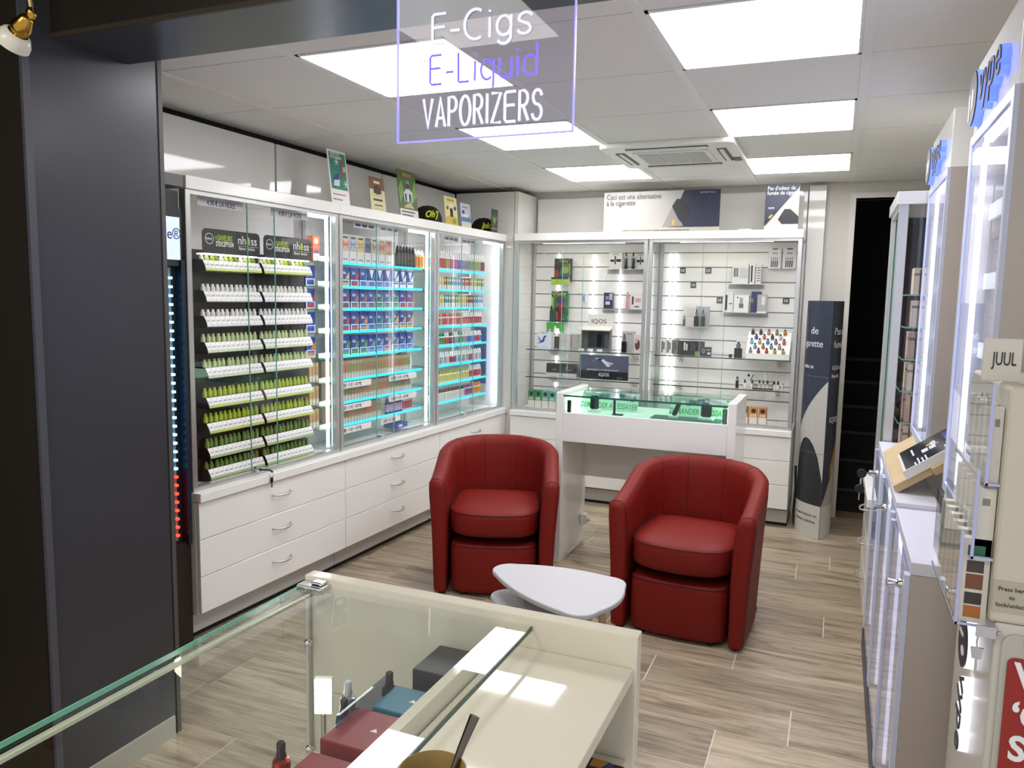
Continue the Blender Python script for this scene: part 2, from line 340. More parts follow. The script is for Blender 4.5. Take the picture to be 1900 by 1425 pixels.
def showcase(loc, rz, W, D, label, group, ends='', led=True, z0=0.648, z1=1.935, back=True):
    t = thing('glass_showcase', label, 'showcase', loc, rz, group)
    zt = z1 - 0.052
    MB().box(0, W, 0.02, D, zt, z1).build('top_board', WHITE, t, bevel=0.003)
    for x in (0.004, W - 0.030): MB().box(x, x + 0.026, 0.030, 0.066, z0, zt).build('front_post', ALU, t, bevel=0.002, seg=1)
    for x in (0.004, W - 0.030): MB().box(x, x + 0.026, D - 0.04, D - 0.012, z0, zt).build('rear_post', ALU, t)
    MB().box(0.03, W - 0.03, 0.032, 0.066, z0, z0 + 0.020).build('bottom_rail', ALU, t)
    MB().box(0.03, W - 0.03, 0.032, 0.066, zt - 0.018, zt).build('top_rail', ALU, t)
    MB().box(0.03, W - 0.03, 0.07, D - 0.012, z0, z0 + 0.006).build('floor_board', WMATT, t)
    if back: MB().box(0.0, W, D - 0.011, D, z0, zt).build('back_panel', WMATT, t)
    pane(t, 0.03, W * 0.53, 0.040, z0 + 0.018, zt - 0.014, 'lr'); pane(t, W * 0.37, W - 0.03, 0.053, z0 + 0.018, zt - 0.014, 'lr')
    for s in ends:
        x = 0.008 if s == 'l' else W - 0.013
        MB().box(x, x + 0.005, 0.066, D - 0.04, z0, zt).build('end_glass', GLASS, t)
    if led:
        MB().box(W - 0.046, W - 0.034, 0.075, 0.087, z0 + 0.03, zt - 0.02).build('led_strip', LED, t)
        MB().box(W - 0.24, W - 0.05, 0.075, 0.09, zt - 0.028, zt - 0.019).build('top_glow', LED, t)
    lk = MB().lathe([(0.011, 0), (0.011, 0.018), (0.007, 0.02), (0.007, 0.034)], n=12).build('lock', CHROME, t, (W * 0.37, 0.038, z0 + 0.030), (PI/2, 0, 0), smooth=40)
    return t
# ---- left run: local x runs along the wall away from the camera, y into the cabinet
RZL = math.radians(87.8); OL = Vector((-2.387, 2.385, 0)); UW = 0.985; DL = 0.31
EXL = Vector((math.cos(RZL), math.sin(RZL), 0)); EYL = Vector((-math.sin(RZL), math.cos(RZL), 0))
def LW(u, d=0.0, z=0.0): return OL + EXL * u + EYL * d + Vector((0, 0, z))
def TL(name, label, cat, u, d, z, group=None): return thing(name, label, cat, LW(u, d, z), RZL, group)
wh = ['nearest the dark portal', 'in the middle of the left wall', 'next to the corner']
LSC = []
for i in range(3):
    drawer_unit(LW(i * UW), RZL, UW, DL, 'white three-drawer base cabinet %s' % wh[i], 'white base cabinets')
    LSC.append(showcase(LW(i * UW), RZL, UW, DL, 'glass-fronted showcase %s, %s' % (wh[i], ['holding the black bottle rack', 'holding blue boxes', 'holding rows of bottles'][i]), 'glass showcases', ends='l' if i == 0 else ''))
worktop(LW(0), RZL, 3 * UW, DL, 'long white worktop ledge on the left base cabinets')
# price strips inside the top of the left showcases
GREYS = mat('strip_grey', '#b6b6ba', 0.5, var=0.1)
for u, s, lb in ((0.10, 0.255, 'left half'), (0.53, 0.255, 'right half')):
    t = TL('price_strip', 'grey price strip reading 4.90 euro at the top of the first showcase, %s' % lb, 'price strip', u, 0.068, 1.830)
    MB().box(0, s, 0, 0.002, 0, 0.034).build('card', GREYS, t); text('4.90 € LA FIOLE', 0.032, INK, t, (0.05, -0.0008, 0.006), sx=0.72)
for u, lb in ((1.16, 'blue boxes'), (2.12, 'rows of bottles')):
    for k in range(2):
        t = TL('price_strip', 'small grey price strip with fine print, %s, above the %s' % (['left one', 'right one'][k], lb), 'price strip', u + k * 0.24, 0.068, 1.832)
        MB().box(0, 0.19, 0, 0.002, 0, 0.03).build('card', GREYS, t)
        for q in range(3): MB().box(0.012 + q*0.06, 0.058 + q*0.06, -0.0006, 0.0002, 0.008, 0.022).build('print', CHAR, t)

# ------------------------------------------------------------------ bottle rack in the first showcase
def tray_material(name, col):
    m = bpy.data.materials.new(name); m.use_nodes = True; nt = m.node_tree; b = nt.nodes['Principled BSDF']; N = nt.nodes.new; L = nt.links.new
    tc = N('ShaderNodeTexCoord'); sp = N('ShaderNodeSeparateXYZ'); L(tc.outputs['Object'], sp.inputs[0])
    def math_(op, a, v=None, b2=None):
        n = N('ShaderNodeMath'); n.operation = op; L(a, n.inputs[0])
        if v is not None: n.inputs[1].default_value = v
        if b2 is not None: L(b2, n.inputs[1])
        return n.outputs[0]
    low = math_('LESS_THAN', sp.outputs['Z'], 0.015)
    px = math_('PINGPONG', sp.outputs['X'], 0.014); line = math_('LESS_THAN', px, 0.0013)
    z1 = math_('GREATER_THAN', sp.outputs['Z'], 0.024); z2 = math_('LESS_THAN', sp.outputs['Z'], 0.032); band = math_('MULTIPLY', z1, b2=z2)
    inx = math_('GREATER_THAN', px, 0.005); txt = math_('MULTIPLY', band, b2=inx)
    nz = N('ShaderNodeTexNoise'); nz.inputs['Scale'].default_value = 400; L(tc.outputs['Object'], nz.inputs['Vector']); nz2 = math_('GREATER_THAN', nz.outputs['Fac'], 0.5); txt = math_('MULTIPLY', txt, b2=nz2)
    def mix(f, a, c2):
        n = N('ShaderNodeMix'); n.data_type = 'RGBA'; L(f, n.inputs[0])
        if isinstance(a, tuple): n.inputs[6].default_value = a
        else: L(a, n.inputs[6])
        n.inputs[7].default_value = c2; return n.outputs[2]
    c = mix(low, lin('#f0efec'), lin(col)); c = mix(line, c, lin('#b9bab6')); c = mix(txt, c, lin('#555555'))
    L(c, b.inputs['Base Color']); b.inputs['Roughness'].default_value = 0.35
    return m
rk = TL('bottle_rack', 'black two-column bottle rack with nine tiers of curved white trays', 'rack', 0.48, 0.20, 0.655)
MB().box(-0.365, 0.365, -0.055, 0.095, 0, 1.00).build('body', mat('rack_black', '#1b1916', 0.55, var=0.08), rk)
for q in range(12): MB().lathe([(0.003, 0), (0.003, 0.001)], n=8).build('rivet', PWHITE, rk, (-0.3655, 0.0, 0.07 + q*0.08), (0, -PI/2, 0))
GRN = mat('print_green', '#a5c53a', 0.5); 
for (a, b_) in ((-0.345, -0.010), (0.016, 0.348)):
    h = MB().prism(rrect(a, b_, 0.985, 1.087, 0.022), -0.115, -0.118, 'y').build('header_panel', CHAR, rk)
    W_ = b_ - a; f = W_ / 0.335
    text('SAVEURS', 0.034, GRN, h, (a + 0.082*f, -0.1186, 1.040), sx=0.62*f, bold=0.0006); text('LES', 0.014, GRN, h, (a + 0.078*f, -0.1186, 1.042), rot=(PI/2, -PI/2, 0), sx=0.8)
    text("D'EXCEPTION", 0.030, PWHITE, h, (a + 0.073*f, -0.1186, 1.016), sx=0.53*f, bold=0.0004)
    text('nh', 0.054, PWHITE, h, (a + 0.198*f, -0.1186, 1.032), sx=0.95*f); text('ss', 0.054, PWHITE, h, (a + 0.277*f, -0.1186, 1.032), sx=0.95*f)
    text('flavor device', 0.020, PWHITE, h, (a + 0.205*f, -0.1186, 1.008), sx=0.95*f)
    MB().box(a + 0.2*f, a + 0.322*f, -0.1186, -0.1178, 1.0235, 1.0247).build('rule', PWHITE, h)
    MB().prism([(a + 0.262*f + 0.011*math.cos(x)*(1 - 0.25*math.sin(x)), 1.048 + 0.018*math.sin(x)) for x in [2*PI*i/14 for i in range(14)]], -0.1178, -0.1186, 'y').build('leaf', GRN, h)
    MB().tube([(a + 0.038*f + 0.022*math.cos(x), -0.118, 1.045 + 0.022*math.sin(x)) for x in [2*PI*i/20 for i in range(20)]], 0.0013, 5, closed=True).build('seal', PWHITE, h)
    text('FRANCE', 0.013, PWHITE, h, (a + 0.016*f, -0.1186, 1.040), sx=0.75)
    MB().box(a + 0.012, a + W_ - 0.012, -0.114, -0.07, 0.978, 0.984).build('header_lamp', mat('led_header', '#ffffff', 0.5, emit='#fff8ee', es=1.5), rk)
tz = [1.563, 1.433, 1.326, 1.215, 1.106, 0.977, 0.866, 0.757, 0.664]
bt = [1.636, 1.511, 1.403, 1.298, 1.189, 1.064, 0.954, 0.845, 0.742]
capc = {'white': '#e4e3da', 'pale green': '#b9c98e', 'lime': '#a8bd22', 'olive green': '#6c9140'}
capm = {k: mat('cap_' + k.replace(' ', '_'), v, 0.4, var=0.03, scale=40) for k, v in capc.items()}
bodym = mat('vial_label', '#d8d6cc', 0.45, var=0.1); bodyd = mat('vial_dark', '#5a4632', 0.4, var=0.2)
def vial(cap, body, h, r=0.0115):
    p = [(r*0.96, 0), (r, 0.002), (r, h*0.42), (r*0.8, h*0.47), (r*0.82, h*0.47 + 0.001), (r*0.95, h*0.50), (r*0.86, h*0.80), (r*0.62, h*0.84), (r*0.55, h*0.98), (r*0.4, h)]
    return MB().lathe(p, n=10, ms=[1, 1, 1, 1, 0, 0, 0, 0, 0]).mesh('vial', [cap, body], 40)
rowcap = [None, 'white', 'white', 'pale green', 'pale green', 'lime', 'lime', 'olive green', 'olive green']
rowtr = ['#b8c850', '#dcddd8', '#dcddd8', '#c4d4ae', '#c4d4ae', '#b6cc50', '#b6cc50', '#9cb878', '#9cb878']
vm = {}
trm = {c: tray_material('tray_labels_%d' % i, c) for i, c in enumerate(dict.fromkeys(rowtr))}
side = MB()
for r in range(9):
    for cidx, (a, b_) in enumerate(((-0.338, -0.008), (0.008, 0.345))):
        zb = tz[r] - 0.655
        w_ = b_ - a
        prof = [(-0.115, 0), (-0.128, 0.004), (-0.122, 0.022), (-0.108, 0.046), (-0.104, 0.046), (-0.118, 0.022), (-0.122, 0.008), (-0.054, 0.008), (-0.054, 0)]
        tr_ = MB().prism(prof, 0, w_, 'x').build('tray', trm[rowtr[r]], rk, (a, 0, zb))
        MB().prism([(-0.130, -0.001), (-0.124, 0.023), (-0.108, 0.049), (-0.054, 0.049), (-0.054, -0.001)], -0.004, -0.0005, 'x').build('tray_end', BLACK, tr_)
        h = bt[r] - tz[r] - 0.009
        for k in range(12):
            cn = rowcap[r] or ['white', 'pale green', 'lime', 'olive green'][k % 4]
            key = (cn, round(h, 3))
            if key not in vm: vm[key] = vial(capm[cn], bodyd if r > 4 else bodym, h)
            u = 0.48 + a + (k + 0.5) * w_ / 12 + random.uniform(-0.0015, 0.0015); 
            o = inst('vial', vm[key], LW(u, 0.20 - 0.088 + random.uniform(-0.003, 0.003), tz[r] + 0.0085), random.uniform(0, 6))
            tag(o, '%s-capped vial, %s from left, %s tier, %s column of black rack' % (cn, ordn(k), ordn(r), ['left', 'right'][cidx]), 'bottle', 'vials in the %s tier of the %s rack column' % (ordn(r), ['left', 'right'][cidx]))
# key hanging from the first lock
ky = TL('key', 'small black-headed key hanging from the lock of the first showcase', 'key', UW * 0.37, 0.0, 0.676)
MB().tube([(0.0, 0.012, 0.002), (0.012, -0.012, 0.0), (0.035, -0.018, -0.004), (0.052, -0.02, -0.016)], 0.004, 8).build('head', BLACK, ky)
MB().tube([(0.045 + 0.012*math.cos(x), -0.02, -0.028 + 0.012*math.sin(x)) for x in [2*PI*i/12 for i in range(12)]], 0.0012, 5, closed=True).build('ring', STEEL, ky)
MB().prism([(0.038, -0.04), (0.052, -0.04), (0.054, -0.058), (0.048, -0.064), (0.047, -0.088), (0.043, -0.088), (0.042, -0.064), (0.036, -0.058)], -0.019, -0.022, 'y').build('blade', BLACK, ky)

# ------------------------------------------------------------------ lit glass shelves of the 2nd and 3rd showcase
SZ = [1.643, 1.517, 1.399, 1.277, 1.148, 1.020, 0.898, 0.775]
for i, u0, u1 in ((0, 0.885, 0.978), (1, 0.99, 1.935), (2, 1.99, 2.83)):
    for k, z in enumerate(SZ):
        t = bpy.data.objects.new('glass_shelf', None); C.objects.link(t); t.parent = LSC[i]; t.location = (u0 - i * UW, 0.085, z - 0.006)
        MB().box(0, u1 - u0, 0.0, 0.20, 0, 0.006).build('glass', GLASSG, t)
        if i == 0: MB().box(0, u1 - u0, -0.001, 0.0005, 0, 0.006).build('front_edge', EDGE, t); MB().box(0, u1 - u0, 0.004, 0.008, 0.0065, 0.03).build('price_rail', PAPER, t); continue
        MB().box(0.0, (u1 - u0) - 0.06, -0.006, -0.0005, -0.004, 0.009).build('led_edge', CYAN, t)
        for x in (0.12, u1 - u0 - 0.1): MB().box(x, x + 0.02, 0.12, 0.212, -0.02, -0.0005).build('bracket', ALU, t)
BOXM = {}
def pm(h, r=0.45): return mat('pack_' + h.strip('#'), h, r, var=0.06, scale=120)
def packmesh(w, d, h, base, deco=()):
    """a carton; deco = coloured patches on the front given in 0..1 of the face"""
    q = MB().box(-w/2, w/2, 0, d, 0, h, 0); ms = [pm(base)]
    for i, (poly, c) in enumerate(deco):
        ms.append(pm(c)); q.prism([(-w/2 + p[0]*w, p[1]*h) for p in poly], -0.0004 - 0.0001*i, 0.0001, 'y', i + 1)
    return q.mesh('carton', ms)
def R4(a, b_, c, d): return [(a, c), (b_, c), (b_, d), (a, d)]
def put(name, me, u, d, z, label, cat, group, rz=0.0): return tag(inst(name, me, LW(u, d, z), RZL + rz), label, cat, group)
# blue cartons, four tiers
tri = [['#2f3f9e', '#2f4fae', '#caa86a', '#c03c34', '#3a6fa8', '#3a6fa8', '#4a83c0', '#4a83c0', '#e8e6e0', '#e8e6e0'],
       ['#c04038', '#8a5b3a', '#7a4a2a', '#a07850', '#8a6a58', '#8a6a58', '#4f9a4a', '#3f8a40', '#59a84a', '#c23a30'],
       ['#2f3f9e', '#b84a3a', '#b0402f', '#b0563a', '#d08a50', '#3a7a9a', '#3a9a8a', '#4aa05a', '#e0b04a', '#e09a3a'],
       ['#d88a3a', '#e07a2a', '#4aa84a', '#3f9a44', '#4aa844', '#6aa0c8', '#7ab0d8', '#d8a060', '#8a9ab0', '#6a8ac8']]
BT = mat('blu_white', '#eef2f8', 0.5)
for r in range(4):
    for k in range(11):
        u = 0.925 if k == 0 else 1.045 + (k - 1) * 0.0815 * (1.0 if k < 5 else 0.985)
        c = tri[r][min(k, 9)]; key = ('blu', r == 0 and k >= 5, c)
        if key not in BOXM:
            dd = [(R4(0.0, 1, 0, 0.36), '#dfe3ea'), (R4(0.10, 0.9, 0.05, 0.28), c), (R4(0.10, 0.9, 0.22, 0.31), '#3a66b0'), ([(0.45, 0.40), (1, 0.40), (1, 0.78)], c)]
            if key[1]: dd.append(([(0.2, 0.95), (0.8, 0.95), (0.5, 0.45)], '#dfe8f4'))
            BOXM[key] = packmesh(0.070, 0.03, 0.103, '#27428a', dd)
        o = put('carton', BOXM[key], u, 0.10 if k else 0.17, SZ[r + 1] + 0.0005, 'blue carton, %s in the %s tier of blue cartons' % (ordn(k - 1) + ' from the left' if k else 'left of the post', ordn(r)), 'carton', 'blue cartons in the middle showcase')
        if not key[1]: text('blu', 0.024, BT, o, (-0.022, -0.0009, 0.066), name='logo')
# tan cartons standing on edge, three tiers
TAN = [packmesh(0.022, 0.08, 0.098, c, [(R4(0, 1, 0.0, 0.3), '#c9c2b0'), (R4(0.1, 0.9, 0.36, 0.8), c2)]) for c, c2 in (('#b79a6c', '#a58352'), ('#b39a78', '#b06a44'), ('#bba685', '#7f8a50'), ('#ae9572', '#9a7a52'))]
nn = [34, 34, 22]
for r in range(3):
    for k in range(nn[r]):
        u = 0.885 + k * 0.0262
        if 0.955 < u < 0.998: continue
        put('carton', TAN[(k // 5 + r) % 4 if u > 1 else 0], u + 0.01, 0.098 if u > 1 else 0.15, SZ[5 + r] + 0.0005, 'narrow tan carton on edge, %s from the left in the %s tan tier' % (ordn(k), ordn(r)), 'carton', 'tan cartons in the %s tan tier' % ordn(r))
# price strips hanging below the tan tiers
for r in range(3):
    for k, u in enumerate((1.02, 1.50) if r < 2 else (1.02, 1.42)):
        t = TL('price_strip', 'white price strip with grey lettering under the %s tan tier, %s end' % (ordn(r), ['left', 'right'][k]), 'price strip', u, 0.072, SZ[5 + r] - 0.048)
        L_ = 0.30 if not (r == 2 and k) else 0.2
        MB().box(0, L_, 0, 0.002, 0, 0.034).build('card', PAPER, t); text('LABS • 5 € • 10 ML', 0.028, CHAR, t, (0.02, -0.0009, 0.008), sx=0.85 * L_ / 0.3)
# top shelf of the middle showcase: printed sachets, black bottles, white and orange bottles
SA = [('#c7a08a', '#8a4a3a'), ('#b8b0a0', '#c86a5a'), ('#a8a8b0', '#7a8aa0'), ('#c8b070', '#a89060'), ('#5a6478', '#3c4a60'), ('#b8a898', '#98785a'), ('#b49a8a', '#a06a50'), ('#a87a68', '#c89a80')]
for k, (c, c2) in enumerate(SA):
    me = packmesh(0.062, 0.02, 0.150, '#cfccc4', [(R4(0.04, 0.96, 0.42, 0.98), c), ([(0.1, 0.5), (0.5, 0.62), (0.9, 0.5), (0.9, 0.8), (0.5, 0.7), (0.1, 0.82)], c2), (R4(0.15, 0.85, 0.86, 0.93), '#2e2a28'), (R4(0.2, 0.8, 0.1, 0.16), '#8c8880')])
    put('sachet', me, 1.06 + k * 0.068, 0.10, SZ[0] + 0.0005, 'printed sachet on the top shelf of the middle showcase, %s from the left' % ordn(k), 'sachet', 'printed sachets')
put('carton', packmesh(0.05, 0.04, 0.125, '#d8693a', [(R4(0, 1, 0, 0.3), '#e2dccf'), (R4(0.1, 0.9, 0.32, 0.45), '#6a5a8a'), ([(0.5 + 0.3*math.cos(x), 0.8 + 0.12*math.sin(x)) for x in [2*PI*i/12 for i in range(12)]], '#efe3d8')]), 0.925, 0.13, SZ[0] + 0.0005, 'orange carton with a white badge left of the sachets', 'carton', None)
def bottle(h, r, cap, body, tip=True, lab=None, ch=0.30):
    a = 1 - ch; p = [(r*0.95, 0), (r, 0.002), (r, h*0.12), (r, h*(a - 0.1)), (r, h*(a - 0.06)), (r*0.72, h*a), (r*0.74, h*a + 0.0005), (r*0.7, h*(a + 0.45*ch)), (r*0.30 if tip else r*0.62, h*0.985), (r*0.12 if tip else r*0.5, h)]
    return MB().lathe(p, n=10, ms=[1, 1, 2, 1, 1, 0, 0, 0, 0]).mesh('bottle', [pm(cap, 0.35), pm(body, 0.35), pm(lab or body, 0.45)], 40)
bb = bottle(0.125, 0.0155, '#141414', '#1d1c1a', lab='#4a4a34')
for k in range(6): put('bottle', bb, 1.635 + k * 0.034, 0.105, SZ[0] + 0.0005, 'black pointed bottle on the top shelf of the middle showcase, %s from the left' % ordn(k), 'bottle', 'black pointed bottles')
wo = bottle(0.115, 0.0175, '#e9e8e2', '#d8a03c', lab='#c97f2c')
for k in range(3): put('bottle', wo, 1.845 + k * 0.038, 0.115, SZ[0] + 0.0005, 'white-capped bottle with an orange label, %s right of the black bottles' % ordn(k), 'bottle', 'orange-label bottles')
# right end of the middle showcase
ends = [('carton', packmesh(0.022, 0.05, 0.075, '#2f9a4c', [(R4(0.3, 0.7, 0.45, 0.7), '#e8f0e8')]), 'green carton'), ('carton', packmesh(0.022, 0.05, 0.075, '#8ad0c0', [(R4(0.3, 0.7, 0.45, 0.7), '#e8f0e8')]), 'turquoise carton'),
        ('bottle', bottle(0.085, 0.0105, '#141414', '#2a2422', lab='#cfcac2'), 'dark bottle'), ('bottle', bottle(0.085, 0.0115, '#5b86c0', '#dfe6ee', lab='#6d9ad0'), 'blue and white bottle'),
        ('bottle', bottle(0.088, 0.0115, '#ecebe6', '#e4e2dc'), 'all-white bottle'), ('bottle', bottle(0.078, 0.0115, '#e0c42c', '#4a3d22', lab='#e6d27a'), 'yellow-capped bottle'), ('bottle', bottle(0.075, 0.012, '#5a3a26', '#d8d2c4'), 'brown-capped bottle')]
for r, (nm, me, lb) in enumerate(ends):
    if r == 4: us = [1.815 + 0.026*k for k in range(5)]
    elif r >= 5: us = [1.80 + 0.026*k for k in range(5)]
    else: us = [1.885 + 0.024*k for k in range(2)]
    for k, u in enumerate(us): put(nm, me, u + 0.006, 0.20, SZ[1 + r] + 0.0005, '%s, %s of those at the right end of the %s lit shelf' % (lb, ordn(k), ordn(1 + r)), nm, '%ss at the right end of the middle showcase' % lb)
pu = bottle(0.095, 0.0135, '#6a2c8a', '#3a1c4a', lab='#b9a0c8'); pu2 = bottle(0.095, 0.0135, '#e8e4e0', '#d8c8c8', lab='#b04a50')
for k in range(10): put('bottle', pu if k < 6 else pu2, 1.525 + k * 0.0285, 0.105, SZ[7] + 0.0005, ('purple-capped bottle on the lowest lit shelf, %s from the left' % ordn(k) if k < 6 else 'white and red bottle, %s right of the purple-capped ones' % ordn(k - 6)), 'bottle', 'bottles on the lowest lit shelf')
t = TL('carton', 'flat blue carton lying on the ledge of the middle showcase', 'carton', 1.60, 0.09, 0.6745)
MB().box(0, 0.13, 0, 0.09, 0, 0.03).build('box', pm('#2b58a8'), t, bevel=0.002); MB().box(0.03, 0.07, -0.0006, 0.0002, 0.008, 0.02).build('print', PWHITE, t); MB().box(0.01, 0.12, 0.01, 0.08, 0.0299, 0.0305).build('lid_print', pm('#3a4668'), t)
# ---- bottles of the corner showcase
def pick(*c): return [bottle(h_, r_, a, b_, lab=l) for (h_, r_, a, b_, l) in c]
tall = pick(*[(0.128, 0.0145, '#e6e4de', b_, l) for b_, l in (('#d8e0dc', '#5f9a84'), ('#d8d4d0', '#a8453c'), ('#d8d4cc', '#9a8a4a'), ('#d4d0d8', '#b04a7a'), ('#d0d4d8', '#6a5a9a'), ('#d4d4d0', '#8a7a9a'), ('#d0d4cc', '#7f9a7a'), ('#d0d0cc', '#9aa06a'), ('#c8c0c0', '#7a2c34'))])
sqc = ['#3a8a86', '#2f7a80', '#c9b84a', '#b0452c', '#5a8a4a', '#4a7a9a', '#78a0b8', '#4a90a8', '#a0352c', '#8a3a30', '#c8b040', '#b0a040', '#5a9a5a', '#7a8a3a']
sq = [packmesh(0.025, 0.03, 0.085, c, [([(0.5 + 0.32*math.cos(x), 0.75 + 0.11*math.sin(x)) for x in [2*PI*i/10 for i in range(10)]], '#e8e4da'), (R4(0, 1, 0, 0.38), '#d8d4ca')]) for c in sqc]
sm = {c: bottle(0.088, 0.0135, cap, body, lab=c) for c, cap, body in (('#c0402c', '#c0502c', '#d8d2c8'), ('#d88a2c', '#d8902c', '#d8d2c8'), ('#a03a8a', '#a03a8a', '#d8d2c8'), ('#2a2a28', '#222220', '#d8d4cc'), ('#6aa0b8', '#7ab0c8', '#e0e2e2'), ('#3a8a4a', '#3a7a44', '#e0e2e0'), ('#b04040', '#e4e2dc', '#dcd8d2'), ('#4a6ab0', '#e4e2dc', '#dcd8d2'), ('#9a9aa0', '#e8e6e0', '#dedcd6'), ('#c8c8c0', '#eae8e2', '#e2e0da'))}
yb = bottle(0.085, 0.0135, '#b0b04a', '#e4e2d8', lab='#cfc66a'); br = bottle(0.085, 0.0135, '#5a3c28', '#e0dcd2', lab='#d8d2c6'); wr = bottle(0.095, 0.0150, '#e8e6e0', '#e0d8d4', lab='#b0464a')
sqn = ['teal', 'teal', 'yellow', 'red', 'green', 'blue', 'pale blue', 'blue', 'red', 'dark red', 'yellow', 'yellow', 'green', 'olive']
tln = ['green', 'red', 'olive', 'pink', 'purple', 'mauve', 'grey-green', 'pale olive', 'dark red']
smn = {'#c0402c': 'red-capped', '#d88a2c': 'orange-capped', '#a03a8a': 'purple-capped', '#2a2a28': 'black-capped', '#6aa0b8': 'pale blue', '#3a8a4a': 'green', '#b04040': 'white and red', '#4a6ab0': 'white and blue', '#9a9aa0': 'white and grey', '#c8c8c0': 'all-white'}
def SM(c): return ('bottle', sm[c], smn[c] + ' bottle')
rowdef = [
    lambda k: ('bottle', tall[k * 9 // 24], 'tall bottle with %s label' % tln[k * 9 // 24]), lambda k: ('carton', sq[k * 14 // 24], 'small %s carton' % sqn[k * 14 // 24]), lambda k: ('carton', sq[(18 - k * 14 // 24) % 14], 'small %s carton' % sqn[(18 - k * 14 // 24) % 14]),
    lambda k: SM('#2a2a28') if k < 4 else (SM(['#c0402c', '#d88a2c', '#a03a8a'][k % 3]) if k < 14 else ('bottle', wr, 'white bottle with red label')),
    lambda k: SM(['#6aa0b8', '#6aa0b8', '#3a8a4a', '#b04040', '#2a2a28', '#9a9aa0', '#3a8a4a', '#9a9aa0', '#4a6ab0', '#4a6ab0', '#b04040', '#4a6ab0'][k // 2]),
    lambda k: SM('#b04040') if k in (8, 9, 17, 18) else (SM('#4a6ab0') if k == 10 else SM(['#9a9aa0', '#c8c8c0'][k % 2])),
    lambda k: ('bottle', yb, 'yellowish-capped bottle') if k < 17 else ('bottle', wr, 'white bottle with red label'), lambda k: ('bottle', br, 'brown-capped bottle') if k < 15 else (SM('#a03a8a') if k < 19 else SM('#d88a2c'))]
for r in range(8):
    n_ = 24 if r < 3 else 23
    for k in range(n_):
        nm, me, ds = rowdef[r](k)
        put(nm, me, 2.022 + k * 0.0315, 0.105 + random.uniform(0, 0.004), SZ[r] + 0.0005, '%s, %s from left on the %s corner showcase shelf' % (ds, ordn(k), ordn(r)), nm, '%s shelf of the corner showcase' % ordn(r), random.uniform(-0.05, 0.05) if nm == 'carton' else random.uniform(0, 6))
t = TL('poster', 'blue poster with yellow lettering at the right end inside the corner showcase', 'poster', 2.85, 0.12, 0.70)
MB().prism([(0.0, 0.0), (0.002, 0.0), (0.06, 0.15), (0.058, 0.152)], 0.0, 0.55).build('sheet', pm('#4f74b4'), t)
text('ey', 0.05, mat('print_yellow', '#e2cf3a', 0.5), t, (-0.001, 0.0, 0.18), rot=(PI/2, 0, math.radians(68)))
MB().prism([(-0.0012, 0.0), (0.0, 0.0), (0.055, 0.145), (0.054, 0.146)], 0.0, 0.13).build('lower_print', PAPER, t)

# ------------------------------------------------------------------ things standing on the left showcases
def poster(name, label, u0, u1, z0, z1, lean, base, deco, d=0.10, texts=()):
    """stiff card leaning back; deco in 0..1 of the sheet"""
    w_, h = u1 - u0, z1 - z0
    t = TL(name, label, 'poster', u0, d, z0)
    bd = MB().box(0, w_, 0, 0.003, 0, h).build('card', pm(base), t, rot=(-lean, 0, 0))
    for i, (poly, c) in enumerate(deco):
        MB().prism([(p[0]*w_, p[1]*h) for p in poly], -0.0004 - 0.0002*i, 0.0002, 'y').build('print', pm(c), bd)
    for (s, size, c, x, y, sx) in texts:
        text(s, size, pm(c), bd, (x*w_, -0.0012 - 0.0002*len(deco), y*h), sx=sx)
    return t
def circ(cx, cy, rx, ry, n=12): return [(cx + rx*math.cos(2*PI*i/n), cy + ry*math.sin(2*PI*i/n)) for i in range(n)]
def flake(cx, cy, r):
    out = []
    for k in range(3):
        a = PI * k / 3; dx, dy = math.cos(a), math.sin(a); out.append(([(cx - dx*r - dy*0.01, cy - (dy*r - dx*0.01)*0.6), (cx + dx*r - dy*0.01, cy + (dy*r + dx*0.01)*0.6), (cx + dx*r + dy*0.01, cy + (dy*r - dx*0.01)*0.6), (cx - dx*r + dy*0.01, cy - (dy*r + dx*0.01)*0.6)], '#e8f2ee'))
    return out
ZT = 1.936
poster('poster', 'green and white advertising poster with snowflakes on the left showcases', 1.02, 1.175, ZT, 2.225, 0.12, '#eae8e2',
       [(R4(0.07, 0.95, 0.30, 0.96), '#2c8168'), ([(0.14, 0.42), (0.42, 0.40), (0.56, 0.60), (0.30, 0.56)], '#2e3f86'), ([(0.2, 0.36), (0.5, 0.36), (0.54, 0.48), (0.24, 0.46)], '#d8dce4'), (R4(0.68, 0.78, 0.52, 0.86), '#b0343a'), (R4(0.1, 0.6, 0.1, 0.13), '#9a9890'), (R4(0.1, 0.8, 0.2, 0.215), '#b0505a')] + flake(0.45, 0.8, 0.12) + flake(0.85, 0.42, 0.12),
       texts=[('OFFRE DE', 0.022, '#f2f2f0', 0.10, 0.90, 0.8), ("FIN D'ANNÉE", 0.020, '#f2f2f0', 0.10, 0.845, 0.8), ('10€', 0.04, '#f2f2f0', 0.70, 0.63, 0.5)])
poster('poster', 'narrow cream catalogue card with a brown top on the left showcases', 1.37, 1.515, ZT, 2.135, 0.12, '#d6c99a',
       [(R4(0, 1, 0.66, 1), '#7a5230'), (R4(0.3, 0.7, 0.83, 0.9), '#e0d8c0'), ([(0.25, 0.56), (0.5, 0.52), (0.78, 0.56), (0.74, 0.74), (0.5, 0.8), (0.28, 0.74)], '#3c3428'), (R4(0.2, 0.8, 0.12, 0.124), '#6a5c3c'), (R4(0.2, 0.8, 0.48, 0.485), '#6a5c3c')] + [(R4(0.2, 0.8, 0.34, 0.40), '#4a4028'), (R4(0.24, 0.76, 0.2, 0.235), '#5a4e34')])
